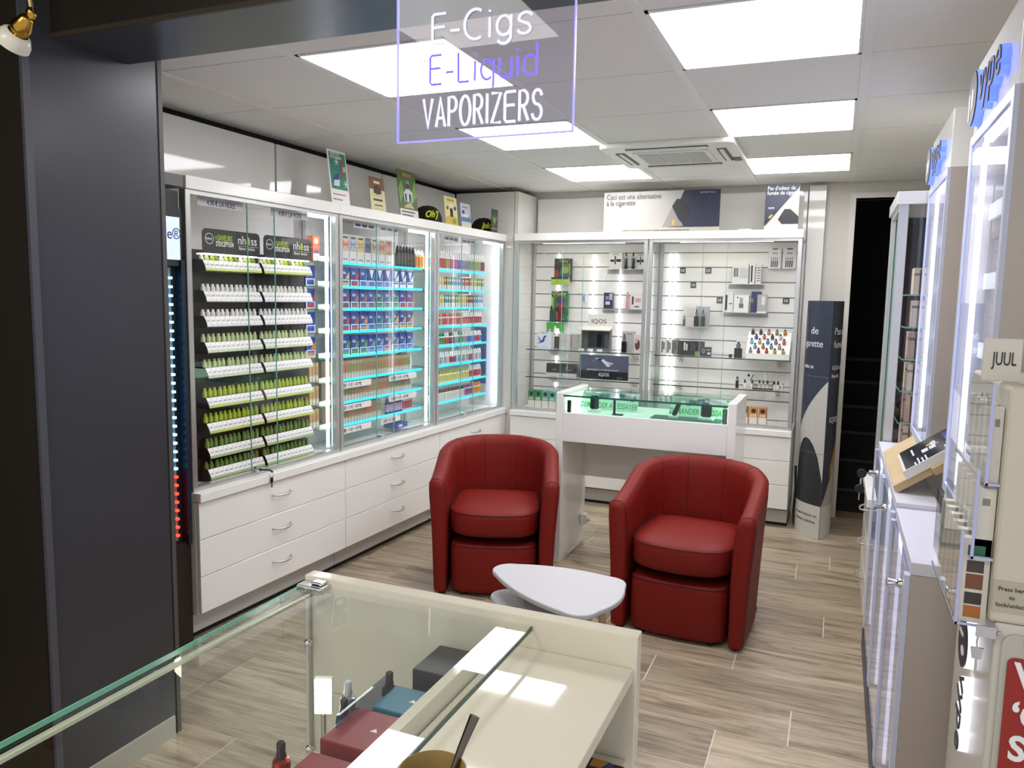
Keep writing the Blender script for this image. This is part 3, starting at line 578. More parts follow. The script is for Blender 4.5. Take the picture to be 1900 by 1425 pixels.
poster('poster', 'leafy green poster showing a figure in a white shirt and cap', 1.665, 1.865, ZT, 2.222, 0.12, '#4c6a34',
       [(R4(0, 1, 0, 0.19), '#e6e4dc'), ([(0.05, 0.3), (0.3, 0.55), (0.2, 0.8), (0.0, 0.6)], '#7fa04a'), ([(0.7, 0.3), (1, 0.5), (0.95, 0.85), (0.75, 0.6)], '#86a850'), ([(0.3, 0.35), (0.7, 0.35), (0.76, 0.55), (0.62, 0.62), (0.42, 0.62), (0.28, 0.52)], '#d9dfe4'), (circ(0.52, 0.70, 0.08, 0.07), '#5a3c2c'), ([(0.42, 0.73), (0.64, 0.73), (0.6, 0.8), (0.46, 0.8)], '#8a94a8'), (R4(0.34, 0.42, 0.36, 0.52), '#26241f'), (R4(0.56, 0.66, 0.36, 0.52), '#26241f'), ([(0.2, 0.22), (0.8, 0.22), (0.6, 0.34), (0.4, 0.3)], '#c9b98a')] + [(R4(0.25, 0.75, 0.87, 0.94), '#b06a30'), (R4(0.08, 0.8, 0.12, 0.15), '#6a6a62'), (R4(0.08, 0.7, 0.05, 0.08), '#6a6a62')])
poster('poster', 'yellow fruit poster with a black device in its middle', 2.235, 2.405, ZT, 2.135, 0.10, '#e3dfa0',
       [([(0, 0), (1, 0), (1, 0.3), (0.5, 0.42), (0, 0.28)], '#c9c250'), (circ(0.3, 0.2, 0.22, 0.12), '#d8b84a'), (circ(0.7, 0.2, 0.16, 0.1), '#8aa040'), (R4(0.42, 0.62, 0.34, 0.62), '#23231f'), (circ(0.22, 0.62, 0.08, 0.06), '#b83a3c'), (circ(0.82, 0.64, 0.09, 0.07), '#5a3a7a'), (circ(0.5, 0.72, 0.14, 0.06), '#f0ece0'), (R4(0.25, 0.75, 0.86, 0.92), '#c8a83a')], d=0.12)
poster('poster', 'small pale blue poster with berry pictures beside the yellow poster', 2.455, 2.595, ZT, 2.115, 0.10, '#c9d0e0',
       [(R4(0, 1, 0.3, 0.46), '#5a86b8'), (circ(0.25, 0.66, 0.14, 0.07), '#4a3c78'), (circ(0.8, 0.52, 0.1, 0.06), '#b04a3c'), (R4(0, 1, 0, 0.28), '#dcd6c0'), (R4(0.2, 0.8, 0.5, 0.56), '#eef0f2'), (circ(0.25, 0.36, 0.12, 0.05), '#8a8a78'), (R4(0.2, 0.75, 0.82, 0.88), '#b89a5a')], d=0.12)
def cap_hat(u, label, word):
    t = TL('baseball_cap', label, 'cap', u, 0.14, ZT)
    q = MB(); n, kk = 20, 7
    for j in range(kk):
        b_ = j / (kk - 1) * PI/2; r = math.cos(b_)**0.75
        for i in range(n): a = 2*PI*i/n; q.v.append((0.085*r*math.cos(a), 0.10*r*math.sin(a), 0.108*math.sin(b_)))
    for j in range(kk - 1):
        for i in range(n): q.f.append((j*n+i, j*n+(i+1) % n, (j+1)*n+(i+1) % n, (j+1)*n+i)); q.m.append(0)
    q.build('crown', mat('cap_black', '#15140f', 0.8, var=0.15, bump=0.2, scale=300), t, smooth=60, rot=(0, 0, 0))
    p = [(0.02 + 0.085*math.cos(a) + 0.075, 0.085*math.sin(a)*1.0) for a in [(-0.62 + 1.24*i/12)*PI for i in range(13)]]
    MB().prism(p, 0.0015, 0.006).build('brim', mat('cap_orange', '#c0572c', 0.7, var=0.1), t)
    text(word, 0.058, mat('cap_yellow', '#d6e02c', 0.6), t, (-0.064, -0.066, 0.028), rot=(PI/2, 0, -PI/4), align='CENTER', sx=0.8, shear=0.3, ext=0.010, bold=0.001)
    MB().lathe([(0.006, 0), (0.006, 0.003), (0.003, 0.005)], n=8).build('button', MATS['cap_black'], t, (0, 0, 0.106))
cap_hat(2.03, 'black baseball cap with yellow lettering beside the leafy poster', "Oh'j")
cap_hat(2.815, 'black baseball cap with yellow lettering at the corner end of the showcases', 'juicy')
poster('poster', 'small dark green plant card leaning on the cap by the corner', 2.70, 2.80, ZT, 2.095, -0.02, '#3a4232', [([(0.45, 0.35), (0.55, 0.35), (0.9, 0.7), (0.55, 0.6), (0.5, 0.85), (0.42, 0.6), (0.1, 0.7)], '#6f9a54'), (R4(0.1, 0.9, 0.12, 0.18), '#8a8a7a'), (R4(0.1, 0.9, 0.3, 0.32), '#b0503c')], d=0.02)

# ------------------------------------------------------------------ black light stand between the portal and the first showcase
t = TL('display_stand', 'tall black display stand with a small screen and a blue and red light strip', 'display stand', -0.30, 0.02, 0.0)
MB().box(0, 0.285, 0.03, 0.28, 0.001, 1.87).build('body', BLACK, t)
MB().box(0.0, 0.285, 0.012, 0.03, 0.001, 0.45).build('lower_panel', mat('stand_brown', '#1a120b', 0.5), t)
MB().box(0.2255, 0.2375, 0.0296, 0.0305, 0.46, 1.57).build('light_strip_base', mat('strip_base', '#8a94a0', 0.3, metal=0.5), t)
MB().box(0.265, 0.283, 0.0, 0.03, 0.44, 1.60).build('side_rail', mat('stand_blue', '#1b2535', 0.3), t)
sc_ = MB().box(0.02, 0.278, 0.008, 0.03, 1.575, 1.80).build('screen_frame', BLACK, t)
MB().box(0.03, 0.268, 0.006, 0.0085, 1.60, 1.765).build('screen', mat('screen_glow', '#c8d4ff', 0.4, emit='#a8baff', es=0.55), sc_)
text('e®', 0.06, INK, sc_, (0.205, 0.0052, 1.68), sx=0.9)
MB().box(0.19, 0.285, 0.0, 0.28, 1.885, 1.93).build('top_box', mat('stand_top', '#6b6a68', 0.5), t)
LB = mat('led_blue', '#60c0ff', 0.4, emit='#6fd0ff', es=5.0); LR = mat('led_red', '#ff3020', 0.4, emit='#ff2818', es=5.0)
for k in range(31):
    z = 0.48 + k * 0.0348
    MB().box(0.2265, 0.2365, 0.018, 0.0295, z, z + 0.009).build('light_point', LR if z < 0.74 else LB, t)

# ================================================================== BACK RUN
XB, YB, DB, WB = -2.20, 5.245, 0.435, 0.985
def BW(x, y, z): return Vector((x, y, z))
BSC = []
for i in range(2):
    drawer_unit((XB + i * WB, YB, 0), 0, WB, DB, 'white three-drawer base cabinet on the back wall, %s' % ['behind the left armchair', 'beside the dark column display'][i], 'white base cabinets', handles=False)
    t = showcase((XB + i * WB, YB, 0), 0, WB, DB, 'glass showcase with a white slatted back on the back wall, %s' % ['left one', 'right one'][i], 'glass showcases', ends='lr', led=False)
    BSC.append(t)
    # slatted back panel: ten boards with dark grooves between
    MB().box(0.03, WB - 0.03, DB - 0.026, DB - 0.012, 0.655, 1.88).build('groove_backing', mat('groove_grey', '#8f8d88', 0.5, metal=0.3), t)
    zs = [0.656] + [1.8135 - 0.1025 * k for k in range(11)][::-1] + [1.882]
    for a, b_ in zip(zs[:-1], zs[1:]):
        MB().box(0.031, WB - 0.031, DB - 0.040, DB - 0.026, a + 0.0036, b_ - 0.0036).build('slat', WMATT, t)
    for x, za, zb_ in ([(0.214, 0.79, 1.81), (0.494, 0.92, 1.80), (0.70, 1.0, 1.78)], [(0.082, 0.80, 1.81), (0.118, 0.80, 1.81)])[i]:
        MB().box(x, x + 0.005, DB - 0.056, DB - 0.048, za, zb_).build('led_and_reflection', mat('led_reflection_thin', '#ffffff', 0.5, emit='#f4f4ff', es=3.0), t)  # lines in the left case are pane reflections of LEDs, built as glowing bars
    MB().box(0.20, 0.80, 0.08, 0.11, 1.866, 1.872).build('top_glow', mat('top_emitter', '#ffffff', 0.5, emit='#fbf6ee', es=7.0), t)  # added glowing bar that brightens the slats, not a known fitting
worktop((XB, YB, 0), 0, 2 * WB, DB, 'white worktop ledge on the back base cabinets')
YS = YB + DB - 0.040          # face of the slats
for i, (x0, x1) in enumerate(((-2.13, -1.265), (-1.17, -0.265))):
    for k, z in enumerate((1.090, 0.885)):
        t = bpy.data.objects.new('glass_shelf', None); C.objects.link(t); t.parent = BSC[i]; t.location = (x0 - XB - i*WB, 5.365 - YB, z)
        MB().box(0, x1 - x0, 0, YS - 5.365 - 0.002, 0, 0.007).build('glass', GLASS, t)
        MB().box(0, x1 - x0, -0.001, 0.0005, 0, 0.007).build('front_edge', EDGED, t)
        for x in (0.13, x1 - x0 - 0.10): MB().prism([(0.10, -0.004), (YS - 5.365, -0.004), (YS - 5.365, -0.055), (YS - 5.385, -0.055)], x, x + 0.022, 'x').build('bracket', STEEL, t); 
ZS1, ZS2 = 1.0975, 0.8925
def bx(name, label, cat, x0, x1, z0, z1, y, dep, base, deco=(), group=None, texts=(), rz=0, parts='print'):
    w_, h = x1 - x0, z1 - z0
    t = thing(name, label, cat, ((x0 + x1)/2, y, z0), rz, group)
    MB().box(-w_/2, w_/2, 0, dep, 0, h).build('box', pm(base) if isinstance(base, str) else base, t, bevel=0.0012, seg=1)
    for i, (poly, c) in enumerate(deco): MB().prism([((p[0] - 0.5)*w_, p[1]*h) for p in poly], -0.0005 - 0.0003*i, 0.0002, 'y').build(parts, pm(c), t)
    for (s, size, c, x, zz, sx) in texts: text(s, size, pm(c), t, ((x - 0.5)*w_, -0.0014 - 0.0003*len(deco), zz*h), sx=sx)
    return t
def hook(x, z, n=1):
    pass
def vape(label, x, y, z, h, w_, body, tank='#8a8c90', group=None, cap='#141414'):
    """box-shaped vaporiser with a round tank and mouthpiece"""
    t = thing('vaporizer', label, 'vaporizer', (x, y, z), 0, group)
    hb = h * 0.60; r = w_ * 0.30
    MB().prism(rrect(-w_/2, w_/2, -0.011, 0.011, 0.006), 0, hb).build('body', pm(body, 0.3), t, bevel=0.002)
    MB().lathe([(r*0.9, 0), (r, 0.003), (r, h*0.04), (r*0.94, h*0.05), (r*0.94, h*0.17), (r, h*0.18), (r, h*0.25), (r*0.6, h*0.27)], n=14).build('tank', mat('tank_%s' % tank.strip('#'), tank, 0.15, metal=0.6), t, (0, 0, hb), smooth=40)
    MB().lathe([(r*0.5, 0), (r*0.55, h*0.02), (r*0.42, h*0.06), (r*0.5, h*0.13)], n=12).build('mouthpiece', pm(cap, 0.3), t, (0, 0, hb + h*0.27), smooth=40)
    return t
def pen(label, x, y, z, h, r, c, group=None, c2='#c8c8c8'):
    t = thing('vape_pen', label, 'vape pen', (x, y, z), 0, group)
    MB().lathe([(r, 0), (r, h*0.62), (r*0.9, h*0.64)], n=12).build('body', pm(c, 0.25), t, smooth=40)
    MB().lathe([(r*0.9, 0), (r*0.92, h*0.16)], n=12).build('tank', mat('tank_clear', '#b8bcc0', 0.1, metal=0.5), t, (0, 0, h*0.64), smooth=40)
    MB().lathe([(r*0.8, 0), (r*0.5, h*0.06), (r*0.55, h*0.18)], n=12).build('mouthpiece', pm(c, 0.3), t, (0, 0, h*0.80), smooth=40)
    return t
def peg(t, x, z, y0=0.0): MB().tube([(x, y0, z), (x, YS + 0.012 - t.location.y, z)], 0.002, 6).build('hook', CHROME, t)
# ---- left back showcase
t = bx('hanging_card', 'dark card with green fruit print hanging above the red blister card', 'blister card', -2.00, -1.86, 1.60, 1.772, 5.585, 0.012, '#34382c', [([(0.3, 0.3), (0.95, 0.35), (0.9, 0.8), (0.45, 0.75)], '#4f7a3c'), (circ(0.62, 0.5, 0.2, 0.15), '#8aa84a'), (R4(0.02, 0.25, 0.2, 0.5), '#8a3c34'), (R4(0.3, 0.9, 0.24, 0.28), '#3a6a98')], texts=[("O'juicy", 0.03, '#e0c83a', 0.30, 0.84, 0.8)])
peg(t, 0, 0.16)
g_ = [bx('sachet', 'yellow-green sachet below the dark fruit card, %s of three' % ['left', 'middle', 'right'][k], 'sachet', -2.018 + k*0.048, -1.974 + k*0.048, 1.575, 1.632, 5.570, 0.012, '#a8c02c', [(R4(0, 1, 0.75, 1), '#2c3420')], 'yellow-green sachets') for k in range(3)]
for o in g_: peg(o, 0, 0.05)
t = bx('blister_card', 'red and green blister card with yellow title on the slatted wall', 'blister card', -2.015, -1.876, 1.295, 1.528, 5.58, 0.012, '#2f7a3c', [([(0.35, 0), (0.75, 0), (0.78, 0.66), (0.4, 0.66)], '#a0282c'), (circ(0.5, 0.72, 0.28, 0.12), '#4a3a5a'), (R4(0, 0.12, 0, 0.8), '#b0b83a'), (R4(0.0, 1.0, 0.86, 1.0), '#3a5a2c')], texts=[("O'juicy", 0.04, '#e8cc2c', 0.06, 0.87, 0.95)])
peg(t, 0, 0.22)
for k in range(3): bo = tag(inst('bottle', bottle(0.125, 0.0135, '#161514', '#2a2420', lab=['#3a4a3a', '#8a3a3a', '#3a4a3a'][k]), (-2.005 + k*0.045, 5.555, 1.297)), 'dark pointed bottle on the red and green blister card, %s' % ['left', 'middle', 'right'][k], 'bottle', 'bottles on the blister card')
dp = [(0, 1), (0, 0.35), (0.05, 0.05), (0.1, 0.3), (0.18, 0.5), (0.26, 0.45), (0.3, 0.1), (0.36, -0.1), (0.4, 0.3), (0.46, 0.7), (0.52, 0.72), (0.58, 0.4), (0.64, 0.55), (0.72, 0.5), (0.78, 0.2), (0.84, 0.15), (0.88, 0.4), (0.92, -0.05), (0.97, 0.0), (1, 0.4), (1, 1)]
t = thing('drip_sign', 'green dripping-slime shaped card under the blister card', 'card', (-2.044, 5.565, 1.20)); MB().prism([(p[0]*0.14, p[1]*0.092) for p in dp], 0, -0.004, 'y').build('card', pm('#4fae3a'), t)
MB().tube([(0.07, 0, 0.088), (0.07, YS + 0.012 - 5.565, 0.088)], 0.002, 6).build('hook', CHROME, t)
sh_ = lambda label, x0, x1, z: (lambda t: [MB().box(0, x1 - x0, 0, YS - 5.50, 0, 0.003).build('tray', TRAYG, t), MB().box(0, x1 - x0, -0.001, 0.0008, 0, 0.003).build('tray_edge', mat('acrylic_edge', '#c9ced2', 0.2), t), MB().box(0, x1 - x0, YS - 5.503, YS - 5.5, -0.03, 0).build('lip', TRAYG, t)])(thing('acrylic_tray', label, 'tray', (x0, 5.50, z), 0, 'acrylic trays'))
sh_('clear acrylic tray holding the two white kit boxes, left back showcase', -1.60, -1.27, 1.690)
sh_('clear acrylic tray under the navy box and pink kit', -1.63, -1.30, 1.402)
kit = [(R4(0.1, 0.4, 0.45, 0.6), '#1c1c1c'), (R4(0.42, 0.52, 0.3, 0.8), '#1c1c1c'), (R4(0.55, 0.9, 0.45, 0.62), '#2a2a2a'), (R4(0.25, 0.75, 0.88, 0.92), '#8a8a8a')]
bx('carton', 'white kit box with a black device picture, left of the two black devices', 'carton', -1.575, -1.475, 1.6935, 1.812, 5.58, 0.05, '#dedcd6', kit)
bx('carton', 'white kit box with a black device picture, partly behind the middle post', 'carton', -1.375, -1.300, 1.6935, 1.806, 5.58, 0.05, '#dedcd6', kit)
pen('black vape pen left of the striped one between the kit boxes', -1.442, 5.56, 1.6935, 0.12, 0.012, '#161616'); pen('black and white vape pen right of the plain black one', -1.388, 5.56, 1.6935, 0.12, 0.0125, '#1c1c1e', c2='#e0e0e0')
bx('carton', 'navy box with white lettering on the upper acrylic tray', 'carton', -1.602, -1.535, 1.4055, 1.522, 5.57, 0.04, '#2f3950', [(R4(0.62, 0.95, 0.55, 0.95), '#b9bcc4'), (R4(0.2, 0.55, 0.55, 0.8), '#8a92a4'), (R4(0.2, 0.7, 0.25, 0.45), '#cfd2d8')])
bx('carton', 'white box with pink device pictures near the middle post', 'carton', -1.405, -1.322, 1.4055, 1.52, 5.58, 0.03, '#e2dedb', [(R4(0.15, 0.3, 0.3, 0.8), '#3a3436'), (R4(0.45, 0.95, 0.45, 0.7), '#d8a49a'), (R4(0.4, 0.8, 0.12, 0.2), '#5a5a5a')])
pen('pink and silver vape pen in front of the pink kit box', -1.418, 5.555, 1.4055, 0.125, 0.0125, '#c98a92')
t = thing('chrome_clip', 'small chrome clip beside the bright lines in the left back showcase', 'clip', (-1.765, 5.60, 1.455)); MB().box(-0.016, 0.016, 0, 0.014, 0, 0.06).box(-0.026, 0.026, 0.004, 0.012, 0.045, 0.06).build('clip', CHROME, t, bevel=0.003)
MB().tube([(0, 0.008, 0.03), (0, YS + 0.01 - 5.6, 0.03)], 0.003, 6).build('stem', CHROME, t)
# device kiosk
t = thing('device_kiosk', 'grey cardboard device kiosk with a white header reading four letters', 'kiosk', (-1.615, 5.44, ZS1))
K1 = pm('#6f706f'); K2 = pm('#dcd9d0'); K3 = pm('#3c3f40')
MB().box(-0.105, 0.105, 0.03, 0.045, 0.0, 0.16).build('back', K1, t)
for s in (-1, 1): MB().prism([(-0.015, 0), (0.045, 0), (0.045, 0.16), (0.0, 0.16)], s*0.104 - 0.004, s*0.104 + 0.004, 'x').build('side', K1, t)
MB().box(-0.1, 0.1, -0.01, 0.045, 0, 0.018).build('base', K1, t); MB().prism([(-0.045, 0.150), (0.05, 0.175), (0.05, 0.181), (-0.045, 0.156)], -0.125, 0.115, 'x').build('canopy', K2, t)
MB().box(-0.075, 0.115, 0.045, 0.05, 0.17, 0.265).build('header', K2, t); text('IQOS', 0.045, CHAR, t, (-0.052, 0.0442, 0.20), sx=1.1)
MB().box(-0.07, 0.06, 0.029, 0.0305, 0.025, 0.14).build('photo', K3, t); MB().prism(rrect(0.0, 0.035, 0.03, 0.12, 0.012), 0.02, 0.029, 'y').build('device', pm('#15171a', 0.3), t)
for k in range(3): MB().box(-0.125 + k*0.07, -0.085 + k*0.07, -0.0145, -0.0125, -0.0, 0.016).build('price_tag', PAPER, t)
vape('black box vaporizer with a clear tank before a grey box', -1.398, 5.42, ZS1, 0.132, 0.037, '#17171a')
bx('carton', 'grey box behind the black box vaporizer', 'carton', -1.435, -1.345, ZS1, ZS1 + 0.148, 5.50, 0.04, '#b9b6b2', [(R4(0.3, 0.8, 0.85, 0.9), '#8a8884')])
bx('carton', 'pale box with a dark flower print against the middle post', 'carton', -1.335, -1.278, ZS1, ZS1 + 0.13, 5.45, 0.03, '#d9cfcb', [(circ(0.45, 0.45, 0.32, 0.3), '#6a3c40'), (circ(0.3, 0.65, 0.2, 0.14), '#c8b4b0')])
bx('carton', 'white box with a blue bird on the upper shelf', 'carton', -2.085, -1.972, ZS1, ZS1 + 0.122, 5.47, 0.05, '#dfe2e6', [([(0.02, 0.62), (0.35, 0.48), (0.5, 0.78), (0.6, 0.8), (0.72, 0.78), (0.6, 0.7), (0.5, 0.4), (0.0, 0.25), (0.25, 0.42)], '#2c4c94'), ([(0.0, 0.75), (0.3, 0.52), (0.2, 0.66)], '#2a2e38'), (R4(0.3, 0.75, 0.93, 0.96), '#3a3c4a'), (R4(0.3, 0.8, 0.1, 0.13), '#a8b4c8')])
bx('carton', 'dark slim box between the bird box and the grey box', 'carton', -1.965, -1.925, ZS1, ZS1 + 0.10, 5.52, 0.03, '#4a463f', [(R4(0, 1, 0.9, 1), '#d8d4cc')])
bx('carton', 'plain light grey box beside the kiosk', 'carton', -1.917, -1.832, ZS1, ZS1 + 0.113, 5.50, 0.05, '#c4c1bc', [(R4(0.3, 0.7, 0.5, 0.54), '#9a9792'), (R4(0.1, 0.6, 0.02, 0.12), '#e4e2dc')])
bx('carton', 'second light grey box close behind the kiosk', 'carton', -1.825, -1.765, ZS1, ZS1 + 0.113, 5.53, 0.04, '#bcb9b4', [(R4(0.3, 0.7, 0.5, 0.54), '#9a9792')])
bx('carton', 'low dark brown box on the lower shelf, left of the pair', 'carton', -2.0, -1.878, ZS2, ZS2 + 0.095, 5.46, 0.08, '#3b332d', [(R4(0.4, 0.65, 0.52, 0.58), '#9a948c'), (R4(0, 1, 0, 0.28), '#cbc8c2')])
bx('carton', 'low dark brown box on the lower shelf, right of the pair', 'carton', -1.873, -1.76, ZS2, ZS2 + 0.095, 5.46, 0.08, '#3b332d', [(R4(0.4, 0.65, 0.52, 0.58), '#9a948c'), (R4(0, 1, 0, 0.28), '#cbc8c2')])
bx('poster', 'dark blue advertising card with a pale device on the lower shelf', 'poster', -1.721, -1.356, ZS2 + 0.004, 1.072, 5.40, 0.004, '#5a5d70', [(R4(0, 1, 0, 0.34), '#1d1d20'), ([(0.22, 0.66), (0.36, 0.9), (0.52, 0.7), (0.66, 0.62), (0.7, 0.68), (0.5, 0.78), (0.42, 0.84), (0.3, 0.82)], '#c4c8d4'), ([(0.44, 0.8), (0.5, 0.84), (0.64, 0.56), (0.58, 0.52)], '#d8dce6')], texts=[('DEMANDEZ À VOTRE BURALISTE', 0.016, '#e4e4ea', 0.16, 0.36, 1.0), ('IQOS', 0.034, '#f0f0f2', 0.40, 0.14, 1.0), ('iqos.com', 0.011, '#c8c8cc', 0.78, 0.08, 1.0)])
for k in range(4):
    bx('carton', '%s carton with a black round mark, %s from the left behind the armchairs' % (['green', 'green', 'turquoise', 'turquoise'][k], ordn(k)), 'carton', -2.120 + k*0.056, -2.068 + k*0.056, 0.6545, 0.785, 5.40, 0.05, ['#2c8a4c', '#2c8a4c', '#58a894', '#58b0a0'][k], [(R4(0, 1, 0, 0.42), '#d9d6cc'), (circ(0.5, 0.8, 0.3, 0.12), '#16181a'), (R4(0.15, 0.3, 0.46, 0.6), '#d8c8a8'), (R4(0.4, 0.55, 0.46, 0.6), '#e8ddc4'), (R4(0.65, 0.8, 0.46, 0.6), '#d8c8a8')], 'green cartons')
# ---- right back showcase
for k in range(2):
    t = bx('blister_pack', 'white hanging pack with four dark pens, %s of the pair' % ['left', 'right'][k], 'blister pack', -0.462 + k*0.093, -0.379 + k*0.096, 1.702, 1.838, 5.60, 0.012, '#e6e4e0', [(R4(0.3, 0.72, 0.94, 1.0), '#3a3a3e'), (R4(0.3, 0.7, 0.74, 0.78), '#55565a')] + [(R4(0.22 + 0.15*q, 0.31 + 0.15*q, 0.08, 0.4), '#3c3450') for q in range(4)] + [(R4(0.24 + 0.15*q, 0.29 + 0.15*q, 0.44, 0.55), '#2a2a2c') for q in range(4)], 'white hanging packs')
    peg(t, 0, 0.12)
sh_('clear acrylic tray under the white pen boxes, right back showcase', -0.72, -0.48, 1.592)
bx('carton', 'white box with three dark pens, left on its tray', 'carton', -0.69, -0.583, 1.5955, 1.735, 5.56, 0.05, '#dfdeda', [(R4(0.1 + 0.1*q, 0.16 + 0.1*q, 0.35, 0.78), '#3a3650') for q in range(3)] + [(R4(0.45, 0.95, 0.72 - 0.1*q, 0.75 - 0.1*q), '#a8a8a8') for q in range(5)])
bx('carton', 'narrow white box with a black pen, right on its tray', 'carton', -0.572, -0.540, 1.5955, 1.735, 5.55, 0.045, '#dfdeda', [(R4(0.2, 0.55, 0.1, 0.9), '#2a2a2c')], rz=0.1)
bx('carton', 'white box with small grey print beside the narrow pen box', 'carton', -0.536, -0.498, 1.5955, 1.73, 5.56, 0.045, '#dad9d5', [(R4(0.25, 0.85, 0.15 + 0.13*q, 0.19 + 0.13*q), '#5a5a5c') for q in range(6)])
for k, (a, b_, c, d) in enumerate(((-1.063, -1.024, 1.668, 1.709), (-0.885, -0.843, 1.668, 1.709), (-0.984, -0.946, 1.566, 1.606), (-0.797, -0.759, 1.462, 1.502), (-0.355, -0.313, 1.466, 1.506))):
    t = bx('price_tag', 'small dark price tag on the slatted wall, %s' % ['upper left', 'upper row second', 'second row down', 'beside the acrylic tray', 'far right with a wire hook'][k], 'price tag', a, b_, c, d, YS - 0.006, 0.0055, '#3a3c40', [(R4(0.2, 0.8, 0.25, 0.75), '#b8babc'), (R4(0.42, 0.52, 0.2, 0.8), '#3a3c40')])
sh_('wide clear acrylic tray with four boxes, right back showcase', -0.745, -0.445, 1.398)
bx('carton', 'slim white box with a tall black pen on the wide acrylic tray', 'carton', -0.74, -0.672, 1.4015, 1.54, 5.54, 0.04, '#dddcd8', [(R4(0.2, 0.42, 0.1, 0.85), '#252527'), (R4(0.6, 0.9, 0.4, 0.45), '#444444')])
bx('carton', 'square white box with a grey-green device picture', 'carton', -0.668, -0.568, 1.4015, 1.52, 5.54, 0.05, '#e2e1dd', [(R4(0.35, 0.65, 0.25, 0.52), '#6a6c62'), (R4(0.4, 0.6, 0.54, 0.85), '#9a9c98'), (circ(0.25, 0.85, 0.06, 0.05), '#55565a')])
bx('carton', 'dark blue box behind two small vaporizers', 'carton', -0.556, -0.490, 1.4015, 1.545, 5.56, 0.035, '#343060')
bx('carton', 'grey box with a white tag at the right of the wide tray', 'carton', -0.512, -0.449, 1.4015, 1.525, 5.52, 0.035, '#a9a7a2', [(R4(0.45, 0.8, 0.45, 0.9), '#d8d6d2'), (R4(0, 1, 0, 0.08), '#e4e2de')])
vape('small navy vaporizer before the dark blue box', -0.54, 5.512, 1.4015, 0.115, 0.026, '#2a3252')
sh_('clear acrylic tray in the middle of the right back showcase', -1.03, -0.81, 1.292)
bx('carton', 'white leaflet box with grey text on the middle acrylic tray', 'carton', -1.015, -0.925, 1.2955, 1.44, 5.57, 0.03, '#dbd8d0', [(R4(0.3, 0.9, 0.8 - 0.09*q, 0.83 - 0.09*q), '#b0aea8') for q in range(5)])
bx('carton', 'grey box behind two dark vaporizers', 'carton', -0.918, -0.835, 1.2955, 1.435, 5.56, 0.035, '#a4a6a6')
vape('dark vaporizer on the middle tray, left of two', -0.915, 5.525, 1.2955, 0.118, 0.03, '#1b1b1d'); vape('dark vaporizer on the middle tray, right of two', -0.872, 5.535, 1.2955, 0.118, 0.03, '#222224')
pen('small silver vape pen at the left of the middle tray', -1.0, 5.53, 1.2955, 0.075, 0.009, '#55565a')
# sample stand with small dropper bottles
t = thing('sample_stand', 'white stepped stand for small coloured sample bottles', 'stand', (-0.42, 5.42, ZS1))
MB().prism([(0, 0), (0.15, 0), (0.15, 0.175), (0.14, 0.175), (0.0, 0.028)], -0.14, 0.14, 'x').build('body', WMATT, t, bevel=0.002)
MB().box(-0.14, 0.14, -0.004, 0.0, 0, 0.035).build('front_lip', WMATT, t)
scs = ['#3a3c30', '#4a2a2c', '#c08a84', '#8a9a3c', '#c87a2c', '#4a58a8', '#c87a6a', '#3c4a38', '#c8ccc8', '#7ab8c0', '#c9a884', '#5a80b8', '#8a6a8a', '#c06a3c', '#6a98b0', '#c0704c', '#6a9a7a', '#c09a94', '#9a9a9a', '#b0342c', '#c04a48', '#c8a83c', '#8ab050']
scn = 'dark-green maroon pink olive orange blue coral dark-green clear turquoise beige blue mauve orange blue coral green pink grey red red yellow lime'.split()
ii = 0
for r, (n_, off) in enumerate(((5, 0), (4, 0.5), (5, 0), (4, 0.5), (5, 0))):
    for k in range(n_):
        x = -0.11 + (k + off) * 0.052; y = 0.128 - r * 0.029
        zb_ = 0.028 + (y / 0.14) * 0.147
        c = scs[ii]; ii += 1
        q = MB().lathe([(0.011, 0), (0.0115, 0.001), (0.0115, 0.020), (0.006, 0.025), (0.0065, 0.0255), (0.006, 0.036), (0.003, 0.037)], n=10, ms=[1, 1, 1, 0, 0, 0]).mesh('sample_bottle', [pm('#1c1a18'), pm(c, 0.25)], 40)
        tag(inst('sample_bottle', q, (-0.42 + x, 5.42 + y - 0.006, ZS1 + zb_ - 0.004)), 'small %s sample bottle, %s from left in the %s step of the white stand' % (scn[ii - 1], ordn(k), ordn(r)), 'bottle', 'sample bottles on the white stand')
bx('carton', 'white box partly behind the black square vaporizer', 'carton', -0.636, -0.563, ZS1, ZS1 + 0.137, 5.53, 0.03, '#dfdcd4', [(R4(0.4, 0.9, 0.7, 0.74), '#b0aca4')])
vape('large black square vaporizer on the upper shelf, right back showcase', -0.608, 5.42, ZS1, 0.108, 0.052, '#131315')
bx('carton', 'tiny black box beside the large square vaporizer', 'carton', -0.668, -0.648, ZS1, ZS1 + 0.022, 5.41, 0.02, '#151515')
for k, (x, wd, c, c2) in enumerate(((-1.128, 0.034, '#e4e6e0', '#2a2a2a'), (-1.086, 0.034, '#e4e6e0', '#3a3a34'), (-1.044, 0.034, '#77786f', '#55564e'), (-1.008, 0.03, '#26261f', '#3a3a34'), (-0.968, 0.044, '#24251f', '#d8d8d0'), (-0.916, 0.05, '#201f1c', '#4a4a44'), (-0.868, 0.04, '#2a2d32', '#4a4e54'))):
    bx('carton', 'dark device carton on the upper shelf of the right back showcase, %s from the left' % ordn(k), 'carton', x - wd/2, x + wd/2, ZS1, ZS1 + (0.102 if k < 3 else 0.096), 5.48, 0.05, c, [(R4(0.1, 0.35, 0.1, 0.9), c2), (R4(0.45, 0.7, 0.3, 0.8), c2)], 'dark device cartons')
bx('carton', 'low black box with yellow-green corner on the upper shelf', 'carton', -0.985, -0.865, ZS1, ZS1 + 0.032, 5.435, 0.04, '#1c1c1a', [(R4(0.72, 1, 0, 0.9), '#8a9440')])
